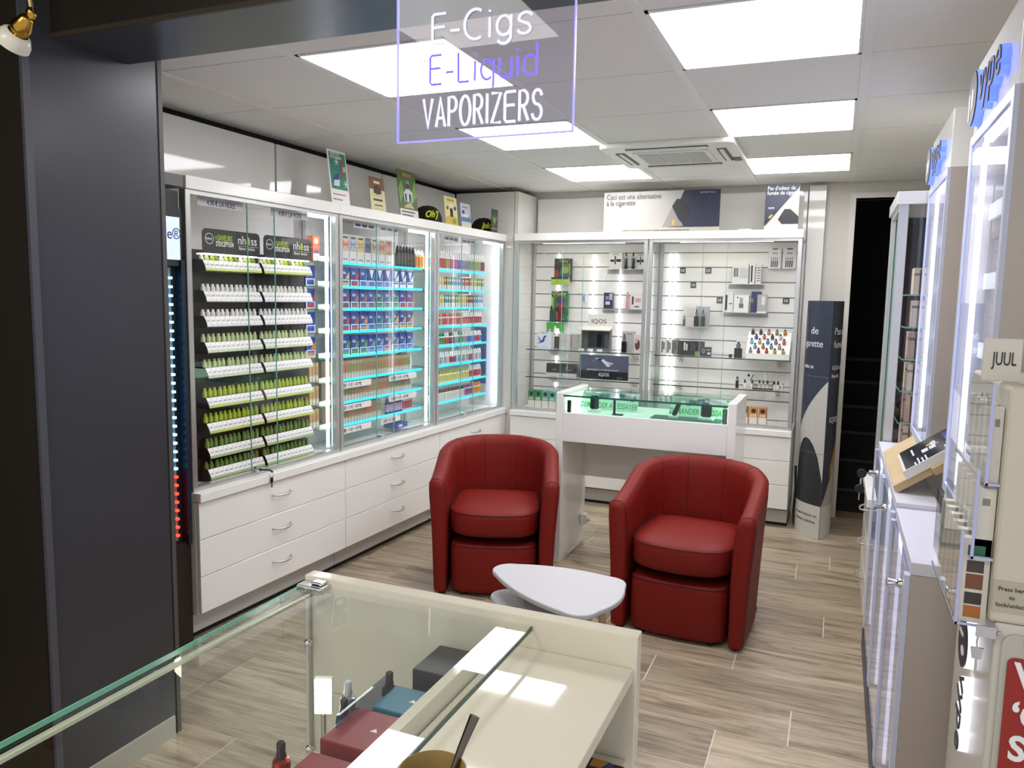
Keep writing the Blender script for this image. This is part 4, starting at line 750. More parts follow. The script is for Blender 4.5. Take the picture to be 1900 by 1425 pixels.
bx('carton', 'small black box with a white looped cable drawing', 'carton', -0.855, -0.787, ZS1, ZS1 + 0.063, 5.41, 0.03, '#202226', [(circ(0.25, 0.6, 0.14, 0.25), '#b8bcc0'), (circ(0.25, 0.6, 0.09, 0.18), '#202226'), (R4(0.55, 0.9, 0.65, 0.75), '#b8bcc0'), (R4(0.65, 0.95, 0.2, 0.45), '#c8ccd0')])
t = thing('wire_coil', 'tangle of thin clear cable beside the small black box', 'cable', (-0.73, 5.43, ZS1))
MB().tube([(-0.05 + 0.11*i/40 + 0.014*math.cos(i*0.9), 0.012*math.sin(i*0.9*0.7), 0.016 + 0.013*math.sin(i*0.9)) for i in range(41)], 0.0013, 5).build('cable', mat('cable_grey', '#b9bab8', 0.3), t)
pen('tall black stick standing on the lower shelf', -0.606, 5.43, ZS2, 0.078, 0.0105, '#121212')
bx('card', 'small white card with a percent-like print on the lower shelf', 'card', -0.552, -0.500, ZS2, ZS2 + 0.10, 5.50, 0.003, '#e2e2e4', [(circ(0.25, 0.82, 0.16, 0.1), '#1c1c1e'), ([(0.4, 0.5), (0.5, 0.45), (0.9, 0.85), (0.8, 0.92)], '#6a6a70')])
db = bottle(0.062, 0.0095, '#141414', '#dcdad6', lab='#f0eeea', ch=0.42)
for k, x in enumerate((-0.555, -0.508, -0.462, -0.436, -0.410, -0.366, -0.342)): tag(inst('dropper_bottle', db, (x, 5.43 + (0.012 if 1 < k < 5 else 0), ZS2)), 'small white-labelled dropper bottle on the lower shelf, %s from the left' % ordn(k), 'bottle', 'dropper bottles on the lower shelf')
t = thing('wire_holder', 'black wire holder around the dropper bottles on the lower shelf', 'holder', (-0.437, 5.435, ZS2))
MB().box(-0.066, 0.066, -0.016, 0.026, 0.0, 0.005).build('base', BLACK, t)
for z in (0.03, 0.052): MB().tube([(-0.064, -0.015, z), (0.064, -0.015, z), (0.064, 0.026, z), (-0.064, 0.026, z)], 0.0015, 6, closed=True).build('rail', BLACK, t)
for x in (-0.064, 0.064): MB().box(x - 0.002, x + 0.002, -0.015, -0.012, 0.0, 0.052).build('upright', BLACK, t)
pen('slim silver stick at the right end of the lower shelf', -0.312, 5.43, ZS2, 0.06, 0.006, '#d4d4d4')
t = thing('acrylic_rack', 'clear acrylic rack holding orange cartons on the floor of the right back showcase', 'rack', (-0.49, 5.385, 0.655))
MB().box(-0.145, 0.215, 0, 0.09, 0, 0.003).build('base', ACRYL, t)
for k in range(7): MB().prism([(0, 0.003), (0.09, 0.003), (0.09, 0.12), (0.05, 0.12)], -0.143 + k*0.059, -0.1405 + k*0.059, 'x').build('divider', ACRYL, t)
for k in range(4):
    bx('carton', 'orange carton with a black round mark in the acrylic rack, %s from the left' % ordn(k), 'carton', -0.628 + k*0.059, -0.578 + k*0.059, 0.659, 0.772, 5.388, 0.05, ['#c08a64', '#a86428', '#cf8a30', '#c4702a'][k], [(R4(0, 1, 0, 0.40), '#dfdacd'), (circ(0.5, 0.78, 0.32, 0.13), '#1a1614'), (R4(0.15, 0.3, 0.44, 0.58), '#f0e4d0'), (R4(0.42, 0.57, 0.44, 0.58), '#f0e4d0'), (R4(0.68, 0.83, 0.44, 0.58), '#f0e4d0')], 'orange cartons')
# ---- advertising boards on top of the back showcases
t = bx('poster', 'long white and navy advertising board on the back showcases', 'poster', -1.562, -0.765, 1.936, 2.215, 5.36, 0.006, '#a8a49d', [([(0.57, 0.12), (1, 0.12), (1, 1), (0.70, 1)], '#2a2c40'), (R4(0, 1, 0, 0.10), '#b4ae9e'), ([(0.52, 0.12), (0.60, 0.6), (0.63, 0.58), (0.70, 0.15)], '#8d8a82'), ([(0.60, 0.62), (0.64, 0.80), (0.69, 0.78), (0.76, 0.55), (0.71, 0.16), (0.66, 0.30)], '#26282a'), (R4(0.605, 0.625, 0.17, 0.30), '#c8a24a')],
       texts=[('Ceci est une alternative', 0.050, '#3a3a40', 0.025, 0.82, 0.80), ('à la cigarette', 0.050, '#3a3a40', 0.025, 0.67, 0.80), ('PROTECT PLUS', 0.016, '#b8b8c0', 0.83, 0.91, 0.9), ("CE PRODUIT N'EST PAS SANS RISQUES ET S'ADRESSE UNIQUEMENT AUX FUMEURS ADULTES", 0.016, '#55514a', 0.17, 0.03, 0.7)])
t = bx('poster', 'small navy and cream advertising board at the right end of the back showcases', 'poster', -0.48, -0.272, 1.936, 2.232, 5.36, 0.006, '#a8a39b', [([(0, 0.1), (0, 1), (1, 1), (1, 0.94), (0.05, 0.12)], '#2c2f42'), (R4(0, 1, 0, 0.10), '#b4ae9e'), ([(0.4, 0.24), (0.52, 0.14), (1.0, 0.14), (1.0, 0.30), (0.75, 0.46), (0.58, 0.46)], '#1d1f22'), ([(0.02, 0.14), (0.1, 0.2), (0.42, 0.46), (0.3, 0.42), (0.0, 0.2)], '#1a1b20'), ([(0.14, 0.26), (0.24, 0.32), (0.22, 0.36), (0.12, 0.29)], '#c8a040')],
       texts=[("Pas d'odeur de", 0.036, '#e4e4e8', 0.05, 0.87, 0.8), ('fumée de cigarette', 0.036, '#e4e4e8', 0.05, 0.77, 0.8), ('IQOS', 0.016, '#e0e0e4', 0.1, 0.47, 1.0)])
t = thing('round_fan', 'small white plug lying between the advertising boards', 'plug', (-0.60, 5.36, 1.936)); MB().box(-0.04, 0.04, 0, 0.03, 0, 0.014).build('body', PAPER, t, bevel=0.003)
t['category'] = 'plug'; t.name = 'white_plug'

# ================================================================== DEMO COUNTER
t = thing('demo_counter', 'white demo counter with an illuminated glass-topped tray behind the armchairs', 'counter', (-0.92, 3.99, 0))
CW = 0.48; CD = 0.455; CH = 0.965
for s in (-1, 1): MB().box(s*CW, s*(CW - 0.042), 0, CD, 0.001, CH).build('side_panel', WHITE, t, bevel=0.003)
a = CW - 0.0425
MB().box(-a, a, 0.002, 0.022, 0.695, 0.855).build('front_panel', WHITE, t, bevel=0.002)
MB().box(-a, a, 0.022, CD - 0.005, 0.835, 0.853).build('tray_floor', WMATT, t)
MB().box(-a, a, CD - 0.02, CD - 0.004, 0.853, CH - 0.012).build('tray_back', GLASSG, t)
MB().box(-a, a, CD - 0.05, CD - 0.03, 0.42, 0.70).build('modesty_panel', WHITE, t)
g = MB().box(-a, a, -0.002, CD - 0.004, CH - 0.022, CH - 0.012).build('glass_top', GLASSG, t); MB().box(-a, a, -0.0032, -0.0018, CH - 0.022, CH - 0.012).build('glass_edge', mat('glass_edge_deep', '#0f5a44', 0.2), g)
MB().box(-a, a, 0.012, 0.016, 0.855, CH - 0.023).build('front_glass', GLASSG, t)
for s in (-1, 1): MB().box(s*(a - 0.002), s*(a - 0.010), 0.05, CD - 0.05, 0.86, 0.935).build('side_light', mat('led_soft', '#ffffff', 0.5, emit='#e8ffe8', es=3.0), t)
MB().box(-a + 0.012, -a + 0.03, 0.03, 0.05, 0.853, 0.92).build('black_bracket', BLACK, t); MB().box(a - 0.03, a - 0.006, 0.03, 0.05, 0.853, 0.93).build('grey_bracket', pm('#7f7f7e'), t)
PG = pm('#2f9a4c')
for k, x in enumerate((-0.43, 0.08)):
    p = thing('printed_board', 'pale board with green lettering lying in the demo counter, %s one' % ['left', 'right'][k], 'board', (-0.92 + x + 0.02, 4.20, 0.8535), 0, 'boards in the demo counter')
    bd = MB().box(0, 0.33, 0, 0.12, 0, 0.003).build('board', pm('#b8d2c0'), p, rot=(0.9, 0, 0))
    text("DEMANDER A L'ESSAYER", 0.05, PG, bd, (0.0, 0.012, 0.0034), rot=(0, 0, 0), sx=0.60, bold=0.001)
    MB().prism([(0.09, 0.06), (0.2, 0.1), (0.3, 0.06), (0.31, 0.09), (0.2, 0.118), (0.1, 0.1)], 0.003, 0.0036).build('print', pm('#5a7f92'), bd)
for k, (x, y, rz, lb) in enumerate(((-0.30, 0.13, 0.1, 'black holder on a white foot, left end of the demo counter'), (0.14, 0.12, -0.5, 'tilted black pen on a white foot in the middle of the demo counter'), (0.31, 0.14, 0.0, 'black upright device near the right end of the demo counter'))):
    d = thing('demo_device', lb, 'device', (-0.92 + x, 3.99 + y, 0.8535), rz)
    wd = [0.035, 0.014, 0.042][k]
    MB().prism(rrect(-wd*0.8 - 0.008, wd*0.8 + 0.008, -0.03, 0.03, 0.01), 0, 0.014).build('foot', WMATT, d, bevel=0.002)
    MB().prism(rrect(-wd/2*1.3, wd/2*1.3, 0.014, 0.088, wd*0.3), 0.006, -0.010, 'y').build('device', BLACK, d, rot=(-0.15, [0, 0.35, 0][k], 0))
d = thing('demo_stand', 'small black L-shaped stand in the demo counter', 'stand', (-1.09, 4.06, 0.8535)); MB().box(-0.006, 0.006, 0, 0.008, 0, 0.085).box(-0.006, 0.05, -0.02, 0.008, 0, 0.006).build('stand', BLACK, d)
d = thing('demo_mat', 'dark mat lying under the devices at the right of the demo counter', 'mat', (-0.72, 4.10, 0.8535)); MB().prism(rrect(-0.17, 0.2, -0.07, 0.07, 0.02), 0, 0.002).build('mat', pm('#3c5a5e'), d)
# plug and cord at the foot of the counter
d = thing('plug_adapter', 'white plug adapter on the inner face of the demo counter leg', 'plug', (-1.3575, 4.37, 0.13))
MB().box(0, 0.036, -0.026, 0.026, 0, 0.062).build('body', mat('plug_white', '#dcd9d2', 0.4), d, bevel=0.006); MB().lathe([(0.02, 0), (0.02, 0.012), (0.012, 0.02)], n=16).build('socket_face', MATS['plug_white'], d, (0.036, 0, 0.031), (0, PI/2, 0), smooth=40)
cd = MB().tube([(-1.30, 4.37, 0.155), (-1.27, 4.37, 0.150), (-1.245, 4.36, 0.12), (-1.27, 4.33, 0.08), (-1.33, 4.25, 0.05), (-1.345, 4.12, 0.03), (-1.350, 4.03, 0.06)], 0.003, 8).build('power_cord', MATS['plug_white'], smooth=60); tag(cd, 'thin white power cord looping from the plug adapter', 'cord')

# ================================================================== ARMCHAIRS
LEATH = mat('red_leather', '#761a12', 0.52, spec=0.2, var=0.05, scale=250, bump=0.08); LEATH2 = mat('leather_seam', '#3e0d09', 0.6)
def smooth01(x): x = max(0, min(1, x)); return x*x*(3 - 2*x)
def chair_path(n=56):
    """centre line of the tub wall, from the front of the right arm round the back to the left arm; unit normal outward"""
    a, yf, yb = 0.258, -0.285, 0.040; pts = []
    L1 = yb - yf; R_ = a; L2 = PI * R_; T = 2 * L1 + L2
    for i in range(n + 1):
        s = T * i / n
        if s < L1: pts.append((a, yf + s, 1, 0))
        elif s < L1 + L2: th = (s - L1) / R_; pts.append((a*math.cos(th), yb + 0.225*math.sin(th), math.cos(th), math.sin(th)))
        else: pts.append((-a, yb - (s - L1 - L2), -1, 0))
    return pts
def PRF(H): return [(-0.028, 0.02), (-0.031, 0.30), (-0.027, H - 0.14), (-0.018, H - 0.05), (-0.008, H - 0.016), (0.008, H - 0.004), (0.028, H), (0.048, H - 0.005), (0.060, H - 0.020), (0.060, H - 0.07), (0.045, 0.32), (0.033, 0.03), (0.029, 0.02)]
def HT(y): return 0.585 + 0.128 * smooth01((y + 0.32) / 0.60)
def chair_mesh():
    q = MB(); P_ = chair_path(); rings = []
    for idx, (x, y, nx, ny) in enumerate(P_):
        H = HT(y)
        # profile: (offset outward, z)
        pr = PRF(H)
        fr = -0.285 - y
        rings.append([(x + nx*o, y + ny*o, z) for o, z in pr])
    def shrink(r, f, dy):
        c = [sum(p[k] for p in r)/len(r) for k in range(3)]
        return [(c[0] + (p[0] - c[0])*f, p[1] + dy, max(0.02, p[2] - (0.012 if (p[2] > 0.3 and f < 1) else 0)*(1 - f)*10)) for p in r]
    first, last = rings[0], rings[-1]
    pre = [shrink(first, 0.72, -0.022), shrink(first, 0.92, -0.016)]; post = [shrink(last, 0.92, -0.016), shrink(last, 0.72, -0.022)]
    rings = pre + rings + post; k = len(rings[0])
    for r in rings: q.v += r
    for i in range(len(rings) - 1):
        for j in range(k):
            j2 = (j + 1) % k; q.f.append((i*k + j, i*k + j2, (i+1)*k + j2, (i+1)*k + j)); q.m.append(0)
    q.f.append(tuple(range(k))[::-1]); q.m.append(0); n0 = (len(rings) - 1)*k; q.f.append(tuple(range(n0, n0 + k))); q.m.append(0)
    q.f = [f[::-1] for f in q.f]
    return q
def cushion_mesh(w_, yf, yb, z0, z1, bulge, dome, nx=20, ny=20, rr=0.03):
    """closed rounded cushion with a bowed front"""
    q = MB(); out = []
    m_ = 40
    for i in range(m_):
        a = 2*PI*i/m_; c, s = math.cos(a), math.sin(a); e = 0.38
        x = w_/2 * math.copysign(abs(c)**e, c); y = math.copysign(abs(s)**e, s)
        y = (yf + yb)/2 + (yb - yf)/2*y
        if y < (yf + yb)/2: y -= bulge * (1 - (2*x/w_)**2) * ((yf + yb)/2 - y) / ((yb - yf)/2)
        out.append((x, y))
    cx, cy = 0, (yf + yb)/2
    lev = [(0.90, z0), (0.97, z0 + rr*0.3), (1.0, z0 + rr), (1.0, z1 - rr), (0.985, z1 - rr*0.4), (0.94, z1), (0.7, z1 + dome*0.5), (0.4, z1 + dome*0.85), (0.12, z1 + dome)]
    for f, z in lev: q.v += [(cx + (x - cx)*f, cy + (y - cy)*f, z) for x, y in out]
    for j in range(len(lev) - 1):
        for i in range(m_): i2 = (i+1) % m_; q.f.append((j*m_ + i, j*m_ + i2, (j+1)*m_ + i2, (j+1)*m_ + i)); q.m.append(0)
    q.f.append(tuple(range(m_))[::-1]); q.m.append(0); q.f.append(tuple(range((len(lev)-1)*m_, len(lev)*m_))); q.m.append(0)
    return q, [(x*0.992, y*0.996 if y > 0 else y*1.0, z1 - rr*0.25) for x, y in out]
def armchair(loc, rz, label, fl):
    t = thing('armchair', label, 'armchair', loc, rz, 'red tub armchairs')
    chair_mesh().build('shell', LEATH, t, smooth=60)
    c, seam = cushion_mesh(0.448, -0.300, 0.17, 0.305, 0.430, 0.045, 0.022); cu = c.build('seat_cushion', LEATH, t, smooth=60)
    MB().tube(seam, 0.0022, 5, closed=True).build('piping', LEATH2, cu)
    P_ = chair_path(60)
    for i in (20, 26, 34, 40):   # stitched seams on the inside and over the top of the back
        x, y, nx, ny = P_[i]; H = HT(y)
        pr = [(-0.029, 0.40)] + PRF(H)[2:9]
        MB().tube([(x + nx*o, y + ny*o, z) for o, z in pr], 0.0016, 5).build('seam', LEATH2, t)
    for i in (0, 60):            # piping round the front of each arm
        x, y, nx, ny = P_[i]; H = HT(y); pr = PRF(H)
        MB().tube([(x + nx*o, y, z) for o, z in pr], 0.0022, 5).build('piping', LEATH2, t)
    MB().box(-0.20, 0.20, -0.05, 0.15, 0.02, 0.304).build('base', mat('chair_under', '#2a0906', 0.8), t)
    for sx_ in (-1, 1):
        for sy_ in (-0.26, 0.2): MB().lathe([(0.018, 0.0), (0.02, 0.021)], n=10).build('foot', BLACK, t, (sx_*0.258, sy_, 0.0))
    f = thing('footstool', fl, 'footstool', loc, rz, 'tucked-in footstools')
    c, seam = cushion_mesh(0.430, -0.305, -0.06, 0.018, 0.262, 0.018, 0.006, rr=0.025); fo = c.build('body', LEATH, f, smooth=60); MB().tube(seam, 0.002, 5, closed=True).build('piping', LEATH2, fo)
    for sx_ in (-1, 1):
        for sy_ in (-0.27, -0.1): MB().lathe([(0.015, 0.0), (0.016, 0.019)], n=10).build('glide', BLACK, f, (sx_*0.15, sy_, 0.0))
    return t
armchair((-1.60, 3.665, 0), math.radians(20), 'dark red leather tub armchair left of the white table, facing the camera', 'dark red footstool tucked under the left armchair')
armchair((-0.562, 3.575, 0), math.radians(-3), 'dark red leather tub armchair on the right, turned slightly to the left', 'dark red footstool tucked under the right armchair')

# ================================================================== NEST OF TABLES
TW = mat('table_white', '#bfbdbf', 0.4, var=0.01); TE = mat('table_edge', '#cfcfdc', 0.4); BEECH = mat('beech_wood', '#c2a67c', 0.5, var=0.12, scale=20)
def pebble(pts, r, n=10, bul=0.03):
    out = []; m_ = len(pts)
    cen = Vector((sum(p[0] for p in pts)/m_, sum(p[1] for p in pts)/m_))
    for i in range(m_):
        p0, p1, p2 = Vector(pts[i-1]), Vector(pts[i]), Vector(pts[(i+1) % m_])
        a0 = (p1 - p0).normalized(); a1 = (p2 - p1).normalized(); n0 = Vector((a0.y, -a0.x)); n1 = Vector((a1.y, -a1.x))
        t0 = math.atan2(n0.y, n0.x); t1 = math.atan2(n1.y, n1.x)
        while t1 < t0: t1 += 2*PI
        for k in range(n + 1): a = t0 + (t1 - t0)*k/n; out.append((p1.x + r*math.cos(a), p1.y + r*math.sin(a)))
        e0 = p1 + n1*r; e1 = p2 + n1*r
        for k in range(1, 8): f = k/8; out.append(tuple(e0 + (e1 - e0)*f + n1*bul*4*f*(1 - f)))
    return out
def side_table(label, pts, z, r, legs, bul=0.03):
    c = Vector((sum(p[0] for p in pts)/3, sum(p[1] for p in pts)/3)); t = thing('side_table', label, 'table', (c.x, c.y, 0), 0, 'nest of white tables')
    loc = [(p[0] - c.x, p[1] - c.y) for p in pts]
    MB().prism(pebble(loc, r, bul=bul), z - 0.018, z).build('table_top', [TW], t, bevel=0.004, smooth=40)
    for lx, ly in legs:
        MB().tube([(lx*0.75, ly*0.75, z - 0.019), (lx*1.15, ly*1.15, 0.0)], [0.017, 0.011], 12).build('leg', BEECH, t, smooth=60)
side_table('rounded triangular white table with wooden legs before the armchairs', [(-0.745, 2.40), (-0.72, 2.655), (-1.085, 2.63)], 0.45, 0.072, [(0.12, -0.10), (0.135, 0.115), (-0.19, 0.05)], bul=0.028)
side_table('lower white table tucked under the triangular one', [(-0.84, 2.42), (-0.82, 2.62), (-1.08, 2.60)], 0.36, 0.07, [(0.08, -0.10), (0.06, 0.09), (-0.14, 0.03)], bul=0.02)

# ================================================================== COLUMN DISPLAY
t = thing('column_display', 'tall dark blue cardboard column with white lettering beside the doorway', 'cardboard display', (-0.075, 5.30, 0), math.radians(13))
def lens(n=14, hl=0.205, hw=0.105):
    A = [(hw*math.cos(PI*(-0.5 + i/n))*0 + hw*(1 - ((-1 + 2*i/n)**2)), -hl + 2*hl*i/n) for i in range(n + 1)]
    return A, [(-x, y) for x, y in A]
AR, AL = lens()
def band(q, arc, z0f, z1f, off, m, flip):
    """strip over one side of the column between two heights given along the arc"""
    n = len(arc); b0 = len(q.v)
    for i, (x, y) in enumerate(arc):
        s = i/(n - 1); sgn = -1 if x < 0 or flip else 1
        a0, a1 = z0f(s), z1f(s); q.v += [(x + off*(-1 if flip else 1), y, a0), (x + off*(-1 if flip else 1), y, max(a0, a1))]
    for i in range(n - 1):
        f = (b0 + 2*i, b0 + 2*i + 2, b0 + 2*i + 3, b0 + 2*i + 1); q.f.append(f[::-1] if flip else f); q.m.append(m)
q = MB(); q.prism(AR + AL[::-1][1:-1], 0.0, 1.49, 'z', 0); q.build('column', pm('#2c3140'), t)
for flip, arc in ((True, AL), (False, AR)):
    n_ = 'print'
    qq = MB(); band(qq, arc, lambda s: 0.001, lambda s: 0.21, 0.0012, 0, flip); qq.build(n_, pm('#c9c6c0'), t)
    if flip:
        qq = MB(); band(qq, arc, lambda s: 0.21, lambda s: max(0.21, 1.0 - 0.62*s), 0.0010, 0, flip); qq.build(n_, pm('#b8b4ae'), t)
        qq = MB(); band(qq, arc, lambda s: 0.212, lambda s: 0.212 + 0.42*max(0.0, 1 - ((s - 0.28)/0.30)**2)**0.5 if abs(s - 0.28) < 0.30 else 0.212, 0.0016, 0, flip); qq.build(n_, pm('#23272a'), t)
    else:
        qq = MB(); band(qq, arc, lambda s: 0.21, lambda s: max(0.212, 0.21 + 1.3*s*0.8), 0.0010, 0, flip); qq.build(n_, pm('#a9a6a0'), t)
        qq = MB(); band(qq, arc[2:6], lambda s: 0.40 + 0.10*s, lambda s: 0.46 + 0.22*s, 0.0018, 0, flip); qq.build(n_, pm('#b08a3c'), t)
for z in (0.54, 1.02):
    for flip, arc in ((True, AL), (False, AR)):
        qq = MB(); band(qq, arc, lambda s: z, lambda s: z + 0.003, 0.0020, 0, flip); qq.build('fold_line', pm('#6a7080'), t)
LW_ = pm('#dcdcde')
def side_text(s, size, ys, z, left, sx=1.0, m=None):
    """lettering wrapped on one curved side, starting at local depth ys"""
    o = text(s, size, m or LW_, t, (0, 0, 0), rot=(0, 0, 0)); me = o.data.copy(); o.data = me; o.scale = (1, 1, 1); hl, hw = 0.205, 0.105
    for v in me.vertices:
        y = ys + (-v.co.x if left else v.co.x) * sx; x = hw*(1 - (y/hl)**2) + 0.0028 + v.co.z
        v.co = (-x if left else x, y, z + v.co.y)
side_text('de', 0.062, -0.075, 1.285, True); side_text('igarette', 0.062, -0.015, 1.205, True, 0.8); side_text('tabac au', 0.036, -0.02, 1.07, True, 0.8)
side_text("Pas d'odeur", 0.062, -0.186, 1.285, False, 0.8); side_text('fumée', 0.062, -0.186, 1.205, False, 0.8); side_text('IQOS ch', 0.036, -0.188, 1.07, False, 0.8); side_text('lieu de', 0.034, -0.188, 1.02, False, 0.8); side_text('IQOS', 0.05, -0.185, 0.74, False, 0.8)
side_text('pas sans risques et', 0.030, -0.01, 0.135, True, 0.8, pm('#6a6866')); side_text('fumeurs adultes.', 0.030, -0.03, 0.095, True, 0.8, pm('#6a6866'))
# black cable hanging beside the back cabinet
cb = MB().tube([(-0.20, 5.40, 0.40), (-0.19, 5.36, 0.25), (-0.195, 5.34, 0.10), (-0.185, 5.33, 0.02), (-0.17, 5.32, 0.006)], 0.008, 8).build('black_cable', BLACK, smooth=60); tag(cb, 'thick black cable hanging between the back cabinet and the column display', 'cable')

# ================================================================== SALES COUNTER IN THE FOREGROUND
KW = mat('counter_laminate', '#ddd6c1', 0.05, var=0.02, scale=5)
X0, X1, YL, YN = -0.935, -0.27, 1.232, 0.15
t = thing('sales_counter', 'white sales counter with a glass-topped display and a lower writing desk in the foreground', 'counter', (-0.6, 0.7, 0))
o_ = Vector((0.6, -0.7, 0))
def kb(name, x0, x1, y0, y1, z0, z1, m, par=None, **k): return MB().box(x0 + 0.6, x1 + 0.6, y0 - 0.7, y1 - 0.7, z0, z1).build(name, m, par or t, **k)
kb('end_panel', X0, X1, YL - 0.030, YL, 0.70, 0.93, KW, bevel=0.002)
kb('end_panel_lower', X0, -0.47, YL - 0.029, YL - 0.001, 0.001, 0.6995, KW)
kb('desk_top', -0.50, X1 - 0.006, YN, YL - 0.031, 0.852, 0.875, KW, bevel=0.002)
kb('inner_wall', -0.52, -0.503, YN, YL - 0.031, 0.30, 0.905, KW)
kb('case_floor', X0 + 0.012, -0.521, YN, YL - 0.031, 0.30, 0.32, KW)
kb('case_shelf', X0 + 0.20, -0.521, YN, YL - 0.031, 0.715, 0.722, GLASST)
gt = kb('glass_top', X0 + 0.003, -0.455, YN, YL - 0.031, 0.907, 0.915, GLASST)
kb('front_edge', -0.4562, -0.4545, YN, YL - 0.031, 0.907, 0.915, EDGED, gt)
kb('side_edge', X0 + 0.0015, X0 + 0.0035, YN, YL - 0.031, 0.907, 0.915, mat('glass_edge_light', '#7fbfa4', 0.2, var=0.05), gt)
gs = kb('glass_side', X0 + 0.004, X0 + 0.010, YN, YL - 0.031, 0.02, 0.906, GLASST)
kb('side_rail', X0 + 0.002, X0 + 0.013, YN, YL - 0.031, 0.893, 0.8985, mat('rail_pale', '#d8d8bf', 0.3))
kb('plinth', X0 + 0.012, -0.503, YN + 0.02, YL - 0.04, 0.001, 0.02, BLACKM)
kb('corner_seam', X0 + 0.012, X0 + 0.017, YL - 0.037, YL - 0.0305, 0.33, 0.905, STEEL)
kb('support_leg', -0.32, -0.285, YN, YN + 0.03, 0.0, 0.851, KW)
kb('shelf_under', -0.50, X1 - 0.012, YN + 0.05, YL - 0.032, 0.702, 0.714, KW)
h = kb('clamp', X0 + 0.004, X0 + 0.062, YL - 0.062, YL - 0.022, 0.9155, 0.922, CHROME, bevel=0.002); kb('clamp_top', X0 + 0.03, X0 + 0.055, YL - 0.052, YL - 0.032, 0.9221, 0.928, CHROME, h, bevel=0.003)
for z in (0.80, 0.58): MB().lathe([(0.0075, 0), (0.0085, 0.003), (0.006, 0.010)], n=12).build('glass_button', CHROME, t, (X0 + 0.6 + 0.014, YL - 0.7 - 0.045, z), (0, PI/2, 0), smooth=40)
# things in the glass case (they stand on the inner glass shelf at 0.722)
ZC = 0.7225
def cbox(label, x0, x1, y0, y1, zt, c, mark=None):
    b = thing('device_box', label, 'box', ((x0 + x1)/2, (y0 + y1)/2, ZC), 0, None); w_, d_ = (x1 - x0)/2, (y1 - y0)/2
    MB().box(-w_, w_, -d_, d_, 0, zt - ZC).build('box', pm(c, 0.4), b, bevel=0.002)
    if mark: MB().prism([(-0.006, -0.003), (0.006, -0.003), (0.0, 0.006)], zt - ZC, zt - ZC + 0.0006).build('mark', PWHITE, b)
cbox('teal blue device box under the counter glass', -0.640, -0.535, 0.985, 1.060, 0.835, '#1f6f86', True)
cbox('dark red device box in front of the teal one under the counter glass', -0.660, -0.535, 0.878, 0.975, 0.835, '#8a2420', True)
cbox('dark red device box nearest the camera under the counter glass', -0.66, -0.54, 0.74, 0.862, 0.825, '#8a2824')
cbox('charcoal device box at the far end under the counter glass', -0.625, -0.525, 1.085, 1.185, 0.855, '#2b2a2c')
def mod(label, x, y, z, c, cap='#161616'):
    t_ = thing('vaporizer', label, 'vaporizer', (x, y, z)); 
    MB().lathe([(0.013, 0), (0.0145, 0.004), (0.0145, 0.05), (0.012, 0.056)], n=16).build('body', mat('mod_' + c.strip('#'), c, 0.2, metal=0.7), t_, smooth=40)
    MB().lathe([(0.012, 0), (0.0135, 0.003), (0.0135, 0.012), (0.0125, 0.014), (0.0125, 0.030), (0.0135, 0.032), (0.012, 0.042), (0.007, 0.045)], n=16).build('tank', MATS['mod_' + c.strip('#')], t_, (0, 0, 0.0565), smooth=40)
    MB().lathe([(0.0065, 0), (0.0075, 0.004), (0.006, 0.010), (0.0065, 0.022), (0.005, 0.024)], n=12).build('mouthpiece', pm(cap, 0.3), t_, (0, 0, 0.102), smooth=40)
mod('black vaporizer tank standing behind the teal box', -0.660, 1.07, ZC, '#222224'); mod('teal vaporizer behind the clear sign in the glass case', -0.678, 0.965, ZC, '#0f7a84'); mod('red vaporizer nearest the camera in the glass case', -0.690, 0.83, ZC, '#b0341c')
mod('silver vaporizer behind the teal one in the glass case', -0.705, 1.015, ZC, '#b8b8bc', cap='#c8c8cc')
sg = thing('acrylic_sign', 'clear acrylic sign holder between the teal and red boxes', 'sign holder', (-0.668, 0.985, ZC)); MB().box(-0.004, 0.0, -0.075, 0.075, 0.06, 0.135).build('plate', glassmat('acrylic_grey', '#c9cdd8', ior=1.45), sg, rot=(0, 0.15, 0)); MB().box(-0.006, 0.005, -0.015, 0.015, 0.0, 0.06).build('foot', ACRYL, sg)
dl = thing('display_lamp', 'small bright LED display lamp on a chrome stem in the glass case', 'lamp', (-0.765, 1.03, 0.3205))
MB().lathe([(0.03, 0), (0.03, 0.006), (0.005, 0.01)], n=16).build('base', CHROME, dl, smooth=40); MB().tube([(0, 0, 0.008), (0, 0, 0.45)], 0.0045, 10).build('stem', CHROME, dl, smooth=60)
MB().box(-0.0155, 0.0155, -0.004, 0.006, 0.45, 0.515).build('head', PAPER, dl, rot=(0, 0, 0.4), bevel=0.002); MB().box(-0.0135, 0.0135, -0.006, -0.0042, 0.453, 0.512).build('light', mat('lamp_warm', '#ffffff', 0.5, emit='#fff2d8', es=12), dl, rot=(0, 0, 0.4))
sg = thing('leaflet_stack', 'purple printed box on the floor of the glass case', 'box', (-0.86, 0.72, 0.3205)); MB().box(-0.06, 0.06, -0.09, 0.09, 0, 0.05).build('box', pm('#7a5a86'), sg, bevel=0.002)
